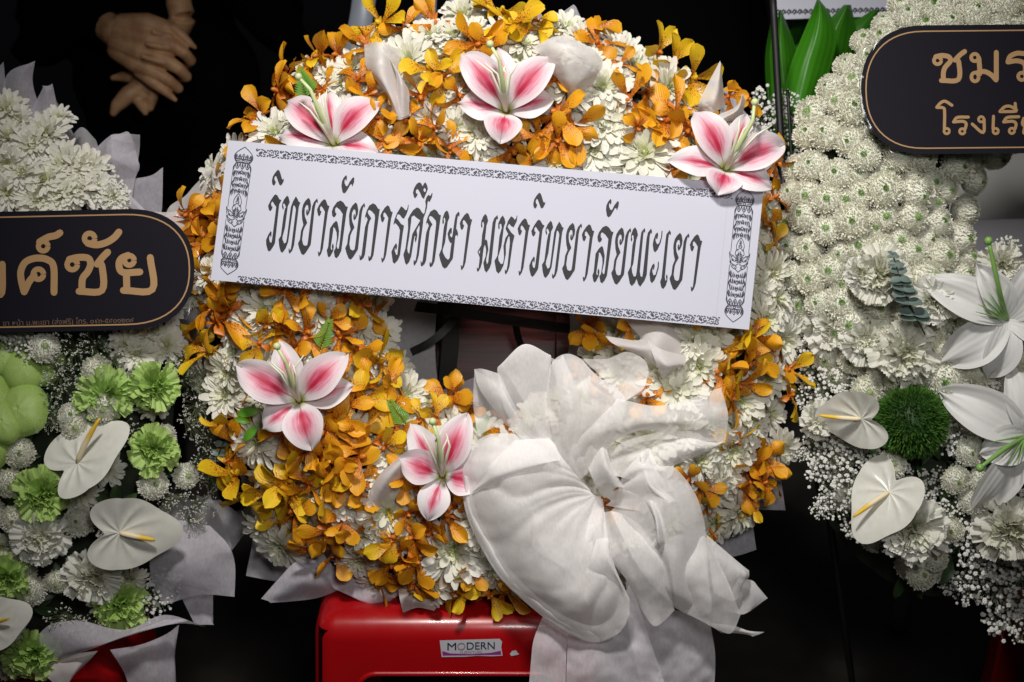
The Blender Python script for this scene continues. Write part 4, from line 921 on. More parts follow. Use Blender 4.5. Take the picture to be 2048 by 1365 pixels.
piece('flap', [[(580,150,.27),(530,380,.28),(500,560,.25)],[(660,215,.29),(620,350,.32),(570,480,.26)],[(745,242,.30),(710,340,.33),(650,430,.27)],[(850,263,.30),(840,330,.34),(760,372,.27)],[(950,250,.30),(930,330,.33),(850,362,.28)],[(1050,215,.29),(1060,320,.32),(1000,400,.28)],[(1120,190,.28),(1148,300,.30),(1135,405,.28)]], nv=40, dz=.0)
piece('fold', [[(680,430,.22),(650,500,.24),(690,540,.26)],[(780,390,.23),(790,480,.27),(800,560,.27)],[(900,365,.25),(900,440,.30),(880,520,.28)],[(1000,370,.26),(1010,430,.31),(935,500,.28)],[(1080,395,.26),(1095,425,.29),(1010,470,.27)],[(1143,370,.27),(1135,405,.28),(1100,430,.27)]], nv=30)
# great round loop on the left: back and front layer
FL = [[(600,600,.22),(510,500,.27),(435,390,.25)],[(600,604,.22),(390,480,.30),(210,375,.24)],[(602,608,.22),(320,530,.31),(120,440,.22)],[(606,611,.22),(310,590,.31),(90,540,.20)],[(610,614,.22),(320,680,.31),(102,680,.19)],[(614,618,.22),(380,780,.31),(160,815,.19)],[(620,622,.22),(440,880,.31),(240,945,.20)],[(626,625,.22),(500,960,.31),(380,1075,.20)],[(632,628,.22),(560,1000,.32),(500,1160,.21)],[(638,630,.22),(600,1000,.32),(620,1203,.22)],[(642,632,.22),(650,960,.32),(715,1165,.24)],[(645,634,.22),(670,880,.31),(752,1100,.26)],[(648,636,.23),(690,880,.30),(755,1030,.27)]]
piece('loop', FL, nu=40, nv=120, wr=.004)
piece('loop', [[(x * .96 + 20, y * .96 + 20, h - (.09 if i else .02)) for i, (x, y, h) in enumerate(r)] for r in FL], nu=18, nv=40, wr=.01)
piece('rolled_edge', [[(92,520,.20),(98,540,.215),(118,545,.20)],[(100,680,.19),(120,680,.21),(140,670,.19)],[(160,820,.19),(185,805,.215),(195,785,.19)],[(240,950,.20),(265,930,.22),(270,905,.20)],[(380,1080,.20),(400,1055,.225),(395,1030,.20)],[(500,1165,.21),(515,1135,.235),(505,1105,.21)],[(620,1206,.22),(630,1165,.24),(610,1140,.22)],[(718,1165,.24),(700,1130,.25),(680,1110,.23)],[(757,1060,.26),(735,1050,.265),(715,1050,.25)]], nu=10, nv=50, wr=.001)
0 and piece('crease', [[(110,610,.245),(120,600,.26),(150,590,.245)],[(300,605,.30),(310,590,.33),(330,575,.31)],[(480,600,.29),(480,585,.32),(480,570,.30)],[(600,610,.25),(590,595,.27),(560,590,.25)]], nu=10, nv=30, wr=.001)
piece('fold', [[(400,520,.29),(430,490,.32),(480,480,.30)],[(150,600,.24),(280,520,.33),(440,400,.28)],[(130,600,.22),(200,500,.30),(300,400,.26)]], wr=.002)
piece('fold', [[(300,610,.20),(350,700,.21),(385,800,.20)],[(340,640,.24),(380,720,.27),(370,830,.25)],[(400,700,.23),(400,800,.24),(480,900,.23)],[(560,650,.22),(540,800,.22),(520,920,.22)]], nv=30, wr=.002)
piece('fold', [[(640,650,.22),(560,760,.23),(520,930,.22)],[(650,720,.25),(580,820,.28),(545,960,.24)],[(655,780,.23),(600,900,.24),(590,1060,.22)]], nv=24, wr=.002)
piece('fold', [[(120,470,.20),(250,440,.23),(430,420,.22)],[(150,560,.23),(290,500,.27),(450,440,.24)],[(240,590,.22),(400,560,.23),(560,560,.22)]], nv=24, wr=.002)
piece('fold', [[(440,70,.26),(470,200,.27),(490,400,.25)],[(470,80,.29),(520,250,.31),(520,450,.27)],[(490,60,.26),(560,250,.27),(560,480,.25)]], nv=24, wr=.001)
piece('fold', [[(900,560,.27),(960,680,.28),(1000,900,.26)],[(950,560,.30),(1010,690,.31),(1040,900,.27)],[(985,575,.27),(1040,720,.28),(1060,930,.25)]], nv=24, wr=.001)
# knot and small loops
piece('knot', [[(590,512,.25),(640,430,.28),(662,428,.27)],[(602,540,.29),(650,480,.34),(680,490,.31)],[(625,590,.29),(670,540,.35),(705,545,.32)],[(655,632,.27),(700,590,.33),(740,590,.29)]], nv=20)
piece('fold', [[(640,620,.25),(740,580,.31),(830,480,.30)],[(680,640,.26),(800,620,.33),(900,580,.30)],[(660,660,.25),(780,680,.32),(880,680,.30)]], wr=.006)
# lower right swirl
piece('swirl', [[(700,640,.26),(740,520,.33),(832,430,.31)],[(700,640,.26),(800,520,.36),(870,500,.33)],[(702,642,.26),(850,560,.37),(935,510,.32)],[(704,646,.26),(890,620,.37),(1010,600,.30)],[(704,652,.26),(910,700,.38),(1048,700,.28)],[(702,660,.26),(920,790,.38),(1062,800,.27)],[(698,668,.26),(910,880,.37),(1068,930,.26)],[(690,674,.26),(880,940,.35),(1080,1080,.26)],[(684,680,.26),(840,940,.34),(1000,1100,.26)],[(680,684,.26),(800,920,.33),(938,1068,.26)]], nu=24, nv=50, wr=.004)
piece('rolled_edge', [[(832,430,.32),(800,450,.34),(795,480,.33)],[(838,500,.33),(815,520,.36),(800,530,.34)],[(865,570,.34),(845,590,.375),(825,590,.35)],[(940,640,.34),(915,650,.375),(900,650,.35)]], nu=8, nv=30, wr=.001)
piece('fold', [[(800,640,.32),(840,640,.37),(860,650,.34)],[(850,700,.35),(862,720,.40),(885,700,.36)],[(862,780,.36),(870,800,.41),(905,780,.36)],[(840,820,.34),(875,830,.38),(920,820,.34)]], nu=12, nv=24, wr=.004)
piece('lobe', [[(652,690,.26),(660,850,.29),(745,945,.28)],[(668,685,.27),(730,880,.33),(790,1050,.29)],[(695,685,.27),(800,890,.35),(845,1136,.30)],[(740,700,.28),(860,880,.36),(885,1128,.30)],[(800,740,.28),(890,880,.35),(935,1078,.28)]], wr=.005)
piece('lobe', [[(890,800,.28),(925,950,.31),(938,1070,.26)],[(940,780,.29),(1000,950,.34),(1030,1115,.28)],[(1000,770,.29),(1060,950,.34),(1120,1162,.29)],[(1040,770,.28),(1110,960,.33),(1165,1166,.29)],[(1060,785,.27),(1150,970,.30),(1198,1098,.27)]], wr=.005)
piece('roll', [[(1060,775,.25),(1075,880,.27),(1090,1010,.26)],[(1130,835,.26),(1150,930,.30),(1170,1040,.27)],[(1200,895,.26),(1215,940,.30),(1200,1000,.27)],[(1232,920,.25),(1228,950,.27),(1190,960,.25)]], wr=.002)
piece('corner', [[(1190,950,.23),(1160,1010,.24),(1150,1080,.24)],[(1245,960,.23),(1225,1010,.24),(1200,1095,.24)],[(1268,985,.23),(1255,1020,.24),(1230,1085,.24)],[(1306,1030,.23),(1285,1045,.23),(1250,1072,.23)]], wr=.002)
piece('corner', [[(1080,1130,.24),(1095,1150,.25),(1120,1168,.24)],[(1170,1140,.24),(1180,1158,.25),(1185,1170,.24)],[(1230,1160,.24),(1235,1168,.245),(1235,1178,.24)],[(1293,1165,.24),(1270,1175,.24),(1245,1183,.24)]], wr=.001, nu=8)
piece('tab', [[(622,794,.30),(605,860,.32),(580,930,.30)],[(650,790,.31),(640,870,.34),(625,945,.31)],[(672,798,.31),(670,880,.34),(690,960,.31)],[(680,860,.30),(700,930,.33),(735,1010,.30)],[(690,910,.29),(720,970,.31),(757,1045,.28)]], wr=.002)
# tails hanging over the stool
piece('tail', [[(420,1080,.16),(375,1190,.17),(362,1290,.175),(350,1440,.18)],[(450,1120,.17),(430,1240,.19),(425,1320,.185),(425,1440,.19)],[(515,1150,.17),(505,1240,.175),(502,1320,.18),(498,1440,.18)]], M_tail, wr=.003)
piece('tail', [[(510,1150,.18),(505,1300,.185),(500,1440,.185)],[(600,1150,.19),(590,1300,.21),(600,1440,.20)],[(690,1100,.19),(740,1250,.20),(800,1440,.19)],[(760,960,.20),(830,1180,.21),(920,1440,.19)]], M_tail, wr=.008)
piece('tail', [[(740,960,.19),(760,1200,.185),(820,1440,.18)],[(830,1050,.19),(880,1240,.20),(920,1440,.19)],[(950,1080,.18),(1010,1250,.19),(1020,1440,.18)],[(1075,1120,.17),(1097,1260,.175),(1090,1440,.175)]], M_tail, wr=.008)

# ------------------------------------------------------------------ red stools
def arch_cut(w, h, r, depth, ang=None):
    pts = [(-w / 2, -.2)]
    for k in range(7): a = pi - k * pi / 12; pts.append((-w / 2 + r + r * cos(a), h - r + r * sin(a)))
    for k in range(7): a = pi / 2 - k * pi / 12; pts.append((w / 2 - r + r * cos(a), h - r + r * sin(a)))
    pts.append((w / 2, -.2)); return pts
def stool_mesh(Wt=.46, Dt=.34, Wb=.50, Db=.38, Ht=.45):
    bm = bmesh.new()
    def prism(w0, d0, z0, w1, d1, z1):
        v = [bm.verts.new((x * w / 2, y * d / 2, z)) for (w, d, z) in ((w0, d0, z0), (w1, d1, z1)) for (x, y) in ((-1, -1), (1, -1), (1, 1), (-1, 1))]
        fs = [(3, 2, 1, 0), (4, 5, 6, 7)] + [(i, (i + 1) % 4, 4 + (i + 1) % 4, 4 + i) for i in range(4)]
        return [bm.faces.new([v[i] for i in f]) for f in fs]
    prism(Wb, Db, 0, Wt, Dt, Ht)
    ed = [e for e in bm.edges if not (abs(e.verts[0].co.z) < 1e-5 and abs(e.verts[1].co.z) < 1e-5)]
    bmesh.ops.bevel(bm, geom=ed, offset=.035, segments=6, profile=.5, affect='EDGES')
    me = bpy.data.meshes.new('stool_body'); bm.to_mesh(me); bm.free()
    ob = bpy.data.objects.new('tmp', me); COL.objects.link(ob)
    def cutter(pts, axis, a, b):
        n = len(pts)
        co = [((p[0], a, p[1]) if axis == 'y' else (a, p[0], p[1])) for p in pts] + [((p[0], b, p[1]) if axis == 'y' else (b, p[0], p[1])) for p in pts]
        c = bpy.data.meshes.new('c'); c.from_pydata(co, [], [tuple(range(n))[::-1], tuple(range(n, 2 * n))] + [(i, (i + 1) % n, n + (i + 1) % n, n + i) for i in range(n)])
        b2 = bmesh.new(); b2.from_mesh(c); bmesh.ops.recalc_face_normals(b2, faces=b2.faces); b2.to_mesh(c); b2.free()
        o = bpy.data.objects.new('cut', c); COL.objects.link(o); return o
    w = .004
    inner = bpy.data.meshes.new('i'); v = []
    for (ww, dd, z) in ((Wb - .01, Db - .01, -.05), (Wt - .012, Dt - .012, Ht - .02)):
        v += [(-ww / 2, -dd / 2, z), (ww / 2, -dd / 2, z), (ww / 2, dd / 2, z), (-ww / 2, dd / 2, z)]
    inner.from_pydata(v, [], [(3, 2, 1, 0), (4, 5, 6, 7)] + [(i, (i + 1) % 4, 4 + (i + 1) % 4, 4 + i) for i in range(4)])
    io = bpy.data.objects.new('i', inner); COL.objects.link(io)
    cs = [io, cutter(arch_cut(Wt - .135, Ht - .092, .03, 1), 'y', -1, 1), cutter(arch_cut(Dt - .12, Ht - .092, .03, 1), 'x', -1, 1)]
    for c in cs:
        md = ob.modifiers.new('b', 'BOOLEAN'); md.object = c; md.operation = 'DIFFERENCE'; md.solver = 'EXACT'
    bpy.context.view_layer.update()
    me2 = bpy.data.meshes.new_from_object(ob.evaluated_get(bpy.context.evaluated_depsgraph_get()))
    for o in cs + [ob]: bpy.data.objects.remove(o)
    me2.materials.clear(); me2.materials.append(M_red)
    me2.polygons.foreach_set('use_smooth', [True] * len(me2.polygons))
    me2.set_sharp_from_angle(angle=radians(35))
    rim = MB(); pts = [p for p in arch_cut(Wt - .135, Ht - .092, .03, 1)]
    pts[0] = (pts[0][0], 0); pts[-1] = (pts[-1][0], 0)
    def yy(z): return -(Dt + (Db - Dt) * (1 - z / Ht)) / 2
    tube(rim, [(p[0], yy(p[1]), p[1]) for p in pts], .0042, 8)
    return me2, rim.mesh('stool_rim', M_red), yy
ST_ME, ST_RIM, ST_Y = stool_mesh()
def stool(cxpx, toppx, hh, label, rz=0.0):
    """stool whose top front edge shows at about image height toppx"""
    t = W(cxpx, toppx, hh); zt = t.z
    root = empty('plastic_stool', (t.x, t.y + .17, 0), label, 'stool')
    k = zt / .45
    M = Matrix.Translation((t.x, t.y + .17, 0)) @ Matrix.Rotation(rz, 4, 'Z') @ Matrix.Diagonal((1.0, 1.0, k, 1))
    link('stool_body', ST_ME, M, root); link('opening_rim', ST_RIM, M, root)
    return root, M, k
sroot, SM, sk = stool(915, 1243, .115, 'glossy red plastic stool with a shop sticker, carrying the middle wreath')
stool(-80, 1398, .09, 'red plastic stool mostly hidden under the left arrangement, its corner showing below the fabric')
stool(2420, 1335, .06, 'dark red plastic stool at the lower right edge of the picture')
# sticker on the front apron
def front(u, z, e=.0012):   # u metres across, z metres from the floor in stool space
    return SM @ Vector((u, ST_Y(z) - e, z))
stk = empty('sticker', front(.02, .37), 'small torn white shop sticker with dark lettering on the front of the red stool', 'sticker')
def on_front(name, poly, mat, e, par=stk):
    mb = MB(); mb.add([front(u, z, e) for u, z in poly], [tuple(range(len(poly)))]); return link(name, mb.mesh(name, mat, False), None, par)
M_stk = simple('sticker_paper', (0.50, 0.50, 0.54), 0.45); M_purp = simple('sticker_purple', (0.28, 0.02, 0.22), 0.5)
M_stkt = simple('sticker_ink', (0.02, 0.02, 0.05), 0.5); M_stkg = simple('sticker_ink_grey', (0.30, 0.22, 0.27), 0.5)

# the sticker's place: solve its corners from the picture
from mathutils.geometry import intersect_line_plane
def on_stool(px, py, e=.0012):
    p0 = front(0, .3, e); p1 = front(.1, .3, e); p2 = front(0, .4, e); nn = (p1 - p0).cross(p2 - p0)
    c = cam.location; t = W(px, py, 0)
    return intersect_line_plane(c, c + (t - c) * 3, p0, nn)
C8 = cropf(600, 1120, 3.657)
def stk_poly(name, pts, mat, e, par=stk):
    mb = MB(); mb.add([on_stool(*C8(*p), e) for p in pts], [tuple(range(len(pts)))]); return link(name, mb.mesh(name, mat, False), None, par)
stk_poly('paper', [(1022,590),(1460,578),(1478,600),(1472,640),(1482,702),(1400,706),(1300,703),(1200,710),(1036,712)], M_stk, .0012)
stk_poly('purple_band', [(1040,668),(1100,685),(1250,690),(1400,680),(1468,665),(1472,694),(1250,698),(1044,700)], M_purp, .0016)
def stk_text(s, x0, x1, yb, size, mat, name):
    cu = bpy.data.curves.new(name, 'FONT'); cu.body = s; cu.size = 1; cu.fill_mode = 'FRONT'
    t = bpy.data.objects.new('t', cu); COL.objects.link(t); bpy.context.view_layer.update()
    me = bpy.data.meshes.new_from_object(t.evaluated_get(bpy.context.evaluated_depsgraph_get())); bpy.data.objects.remove(t)
    xs = [v.co.x for v in me.vertices]; a, b = min(xs), max(xs); ys = [v.co.y for v in me.vertices]; y1 = max(ys)
    for v in me.vertices:
        X = x0 + (v.co.x - a) / (b - a) * (x1 - x0); Y = yb - v.co.y / y1 * size - (X - x0) * .02
        v.co = on_stool(*C8(X, Y), .002)
    me.materials.clear(); me.materials.append(mat); link(name, me, None, stk)
stk_text('M', 1078, 1142, 661, 52, M_stkt, 'lettering'); stk_text('O', 1150, 1210, 659, 52, M_stkg, 'lettering'); stk_text('DERN', 1220, 1424, 657, 52, M_stkt, 'lettering')
stk_text('FURNITURE', 1172, 1332, 684, 16, M_stkg, 'lettering')
tag(stk_poly('paper_scrap', [(1535,690),(1550,668),(1580,662),(1592,680),(1604,690),(1590,696),(1545,704)], M_stk, .0012, None), 'torn scrap of white sticker left on the red stool right of the shop sticker', 'paper scrap')

# ------------------------------------------------------------------ board and strap seen through the hole
bd = empty('wooden_chair', W(1000, 800, -.16), 'dark mahogany chair back seen through the hole of the wreath, bound with black straps', 'chair')
def slab(name, corners, h, th, mat, parent):
    mb = MB(); n = len(corners)
    mb.add([W(x, y, h) for x, y in corners] + [W(x, y, h - th) for x, y in corners], [tuple(range(n))[::-1], tuple(range(n, 2 * n))] + [(i, (i + 1) % n, n + (i + 1) % n, n + i) for i in range(n)])
    o = link(name, mb.mesh(name, mat, False), None, parent)
    bv = o.modifiers.new('bevel', 'BEVEL'); bv.width = .003; bv.segments = 2
    return o
slab('back_panel', [(872,520),(1115,520),(1110,940),(868,940)], -.17, .02, M_wood, bd)
slab('side_post', [(1112,520),(1150,520),(1146,940),(1108,940)], -.155, .04, M_wood, bd)
slab('side_post', [(848,520),(874,520),(870,940),(846,940)], -.155, .04, M_wood, bd)
for z_, x_ in ((0, 860), (0, 1130)):
    p = W(x_, 940, -.17); mb = MB(); tube(mb, [p, (p.x, p.y + .05, 0)], .018, 8); link('leg', mb.mesh('leg', M_wood), None, bd)
strap = empty('black_strap', W(1000, 640, -.03), 'black strap tied across behind the banner inside the wreath', 'strap')
def band(name, pts, wpx, mat, parent, mb=None):
    P = cr(pts, 20); vs = []
    for i, p in enumerate(P):
        d = P[min(i + 1, 20)] - P[max(0, i - 1)]; nn = Vector((-d.y, d.x, 0)).normalized() * wpx / 2
        for s, e in ((1, 0), (-1, 0), (-1, -.002), (1, -.002)): vs.append(W(p.x + nn.x * s, p.y + nn.y * s, p.z + e))
    m_ = MB(); m_.add(vs, [(4 * i + k, 4 * i + (k + 1) % 4, 4 * i + 4 + (k + 1) % 4, 4 * i + 4 + k) for i in range(20) for k in range(4)])
    return link(name, m_.mesh(name, mat, False), None, parent)
band('band', [(820,612,-.05),(900,622,-.03),(1000,638,-.03),(1080,650,-.03),(1170,662,-.05)], 20, M_blackgl, strap)
band('band', [(822,705,-.04),(860,685,-.03),(890,660,-.03),(915,630,-.04)], 16, M_blackgl, strap)
band('band', [(905,620,-.09),(900,700,-.1),(890,800,-.12)], 34, M_blackgl, strap)
band('band', [(1030,640,-.06),(1035,670,-.08),(1045,700,-.1)], 14, M_blackgl, strap)

# ------------------------------------------------------------------ left arrangement
LA = empty('flower_arrangement', W(-20, 1360, 0), 'white and green arrangement of chrysanthemums, carnations and pompons at the left edge', 'flower arrangement')
def surfL(px, py):
    dx, dy = (px + 50) / 450, (py - 790) / 620; q = min(.96, sqrt(dx * dx + dy * dy))
    return .02 + .12 * sqrt(1 - q * q), Vector((dx * .6, -dy * .4, 1)).normalized()
mb = MB(); vs = []
for j in range(9):
    for i in range(32):
        a = 2 * pi * i / 32; q = j / 8; x, y = -50 + 400 * q * cos(a), 790 + 560 * q * sin(a); vs.append(W(x, y, -.01 + .10 * sqrt(1 - q * q)))
mb.add(vs, [(j * 32 + i, j * 32 + (i + 1) % 32, (j + 1) * 32 + (i + 1) % 32, (j + 1) * 32 + i) for j in range(8) for i in range(32)])
link('foam_base', mb.mesh('foam_base', M_moss), None, LA)
plL = []
def addL(kind, px, py, r, dh=0.0, parent=LA, tilt=.3):
    h, n = surfL(px, py); n = (n + Vector((R_.uniform(-tilt, tilt), R_.uniform(-tilt, tilt), 0))).normalized()
    nm, ms = {'mum': ('chrysanthemum', MUMS), 'pom': ('pompon', POMW), 'gyp': ('babys_breath', GYP), 'gys': ('babys_breath', GYS), 'cg': ('carnation', CG), 'cw': ('carnation', CW), 'leaf': ('leaf', LEAFD)}[kind]
    o = put(nm, R_.choice(ms), px, py, h + dh, r, n, R_.uniform(0, 360), parent)
    if kind in ('gyp', 'gys'): o['kind'] = 'stuff'
    plL.append((px, py, r)); return o
R_.seed(5)
for p in [(15,222,46),(18,277,50),(62,292,46),(92,271,50),(132,332,50),(92,363,50),(172,342,52),(46,351,46),(117,240,34),(77,400,48),(148,385,50),(191,382,44),(15,385,46),(15,330,46),(37,246,40),(120,395,46),(274,706,44),(332,690,44),(250,690,36),(300,670,34),(-20,300,50),(225,395,36)]: addL('mum', *p)
for p in [(90,697,34),(193,742,34),(206,816,34),(151,852,33),(39,906,34),(19,966,34),(306,970,34),(371,953,29),(157,1044,34),(62,1181,35),(114,1162,28),(323,875,32),(142,832,28),(30,1040,32)]: addL('pom', *p, dh=.025 if p[0] == 206 else .008)
for p in [(101,277,30),(197,354,34),(225,385,34),(10,300,30),(315,1185,44),(330,1160,36),(290,1210,36),(210,1050,30),(60,690,36)]: addL('gyp', *p, dh=.0)
for p in [(140,700,46),(190,690,40),(120,740,46),(120,780,44),(230,720,40),(378,760,44),(400,810,46),(385,845,40),(350,730,40),(400,1010,40),(385,1040,34),(340,1000,40),(400,925,34),(415,880,30),(100,840,36),(240,860,40),(130,1240,44),(170,1250,36),(60,1110,30),(280,760,30),(420,960,26)]: addL('gys', *p, dh=.01)
for i in range(70):
    a, q = R_.uniform(0, 2 * pi), sqrt(R_.random()) * .93; px, py = -50 + 430 * q * cos(a), 790 + 580 * q * sin(a)
    if px < -120: continue
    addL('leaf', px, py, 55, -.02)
tries = 0
while tries < 1500:
    tries += 1
    a, q = R_.uniform(0, 2 * pi), sqrt(R_.random()) * .95; px, py = -50 + 430 * q * cos(a), 790 + 590 * q * sin(a)
    if px < -120 or any((px - x) ** 2 + (py - y) ** 2 < (r * 1.1) ** 2 for x, y, r in plL if True): continue
    addL('mum' if py < 700 else R_.choice(('pom', 'gyp', 'mum', 'gys')), px, py, 38, -.018)
GCL = [((309,771,50), 'bright green carnation right below the end of the left oval board'), ((210,793,52), 'green carnation with a white pompon in front of it'), ((306,899,48), 'pale green carnation right of the upper white anthurium'), ((85,988,54), 'light green carnation left below the upper white anthurium'),
 ((240,1210,50), 'deep green carnation below a white carnation, next to baby\'s breath'), ((12,1156,46), 'green carnation cut off by the left edge beside a pompon'), ((66,1309,52), 'green carnation at the lower left corner'), ]
R_.seed(8)
for (px, py, r), lb in GCL:
    h, n = surfL(px, py); tag(put('green_carnation', R_.choice(CG), px, py, h + .018, r * 1.14, n, R_.uniform(0, 360)), lb, 'carnation', 'green carnations in the left arrangement')
WCL = [((79,1073,52), 'white carnation below the green carnation at the left edge of the picture'), ((186,1152,52), 'white carnation between the lower anthurium and a green carnation'), ((5,1250,44), 'white carnation cut off by the left edge near the bottom')]
for (px, py, r), lb in WCL:
    h, n = surfL(px, py); tag(put('white_carnation', R_.choice(CW), px, py, h + .018, r * 1.14, n, R_.uniform(0, 360)), lb, 'carnation', 'white carnations in the left arrangement')
# green lotus-like bloom of broad folded petals
lot = empty('green_lotus', W(30, 790, .12), 'pale green veined lotus with broad folded petals at the left edge', 'lotus flower')
rlo = lambda t: max(.05, sin(pi * min(1, .06 + t * .94)) ** .75)
rnd = lambda t: max(.05, (sin(pi * min(1, .12 + t * .88))) ** .55)
for i, (px, py, sp, rx, ry, h_) in enumerate([(8,722,100,30,36,.120),(98,742,60,26,36,.112),(50,742,95,42,46,.120),(-20,800,110,46,60,.130),(46,826,85,50,54,.140),(8,850,110,34,44,.158),(-30,890,100,50,60,.148)]):
    R_.seed(i); mb = MB(); nt, nr = 40, 14; vs, uv = [(0, 0, .42)], [(.5, .5)]
    for j in range(1, nr + 1):
        q = j / nr
        for k in range(nt):
            th = 2 * pi * k / nt; c = cos(th)
            rr = (1 + .12 * max(0, c) ** 6 - .10 * max(0, -c) ** 4 + .03 * sin(5 * th + i)) * q
            z = .62 * sqrt(max(0, 1 - q ** 2.2)) - .03 * abs(sin(th * 4 + q * 1.5)) ** .5 * sin(pi * q) + (.10 * (q - .93) if q > .93 else 0)
            vs.append((rr * sin(th), rr * c, z)); uv.append((.5 + .5 * q * sin(th), .5 + .5 * q * c))
    fs = [(0, 1 + (k + 1) % nt, 1 + k) for k in range(nt)] + [(1 + (j - 1) * nt + k, 1 + (j - 1) * nt + (k + 1) % nt, 1 + j * nt + (k + 1) % nt, 1 + j * nt + k) for j in range(1, nr) for k in range(nt)]
    mb.add(vs, fs, uv)
    link('petal', mb.mesh('lotus_petal', M_lotus), Matrix.Translation(W(px, py, h_)) @ frame((R_.uniform(-.2, .3), .35, 1), sp) @ Matrix.Diagonal((PM(rx), PM(ry), PM(ry), 1)), lot)

def anthurium(px, py, h, r, tip, n, slen, label, sang=None, lift=.5):
    root = empty('anthurium', W(px, py, h), label, 'anthurium', 'white anthuriums')
    base = Matrix.Translation(W(px, py, h)) @ frame(n, tip) @ Matrix.Diagonal((PM(r, h),) * 3 + (1,))
    mb = MB(); nt, nr = 72, 14; vs = [(0, 0, 0)]; uv = [(0, 0)]
    for j in range(1, nr + 1):
        rho = j / nr
        for i in range(nt):
            th = 2 * pi * i / nt           # 0 = tip direction (+Y)
            c = cos(th)
            Rr = .92 + .12 * c + .44 * max(0, c) ** 12 + .18 * max(0, -c) ** .8 - .62 * max(0, -c) ** 9
            vein = .055 * (.5 - abs(sin(5 * th + 1.3 * rho * (1 if th < pi else -1))) ** .6) * sin(pi * min(1, rho * 1.02)) * (1 - .5 * abs(c) ** 6)
            z = .20 * rho ** 2 * (1 - .8 * max(0, c)) - .10 * rho ** 3 + vein + .03 * sin(3 * th + 1) * rho - .10 * abs(sin(th)) * rho * 0
            z -= .12 * max(0, c) ** 8 * rho ** 3
            vs.append((Rr * rho * sin(th), Rr * rho * c, z)); uv.append((i / nt, rho))
    fs = [(0, 1 + (i + 1) % nt, 1 + i) for i in range(nt)] + [(1 + (j - 1) * nt + i, 1 + (j - 1) * nt + (i + 1) % nt, 1 + j * nt + (i + 1) % nt, 1 + j * nt + i) for j in range(1, nr) for i in range(nt)]
    mb.add(vs, fs, uv)
    link('spathe', mb.mesh('spathe', M_spathe), base, root)
    mb = MB(); s = radians((sang if sang is not None else tip) - tip); l = slen / r
    dx, dy = -sin(s), cos(s)
    P = [(dx * l * t, dy * l * t, .02 + lift * l * t - .12 * l * t * t) for t in [k / 10 for k in range(11)]]
    tube(mb, P, [.04, .06, .064, .066, .066, .064, .06, .056, .05, .04, .02], 12)
    for k in range(150):   # fine bumps of the spadix
        t = R_.uniform(.08, .95); a = R_.uniform(0, 2 * pi); i = int(t * 10); f = t * 10 - i; p = Vector(P[i]).lerp(Vector(P[min(10, i + 1)]), f)
    link('spadix', mb.mesh('spadix', M_spadix), base, root)
    return root
anthurium(155, 925, .165, 84, 38, (-.45, .5, 1), 100, 'white heart-shaped anthurium with its long yellow spadix pointing up to the right', 48)
anthurium(240, 1066, .165, 84, -8, (.25, -.3, 1), 70, 'round veined white anthurium above the lower fabric wrap, spadix pointing right', -14, lift=.3)
anthurium(-22, 1250, .15, 60, 20, (0, 0, 1), 50, 'white anthurium almost wholly cut off by the left edge')
anthurium(1722, 838, .19, 70, 200, (-.7, -.6, 1), 78, 'cupped white anthurium left of the mossy green ball', 178)
anthurium(1778, 985, .18, 80, 232, (-.75, .35, 1), 82, 'glossy white anthurium low on the right arrangement, spadix pointing down left', 219)

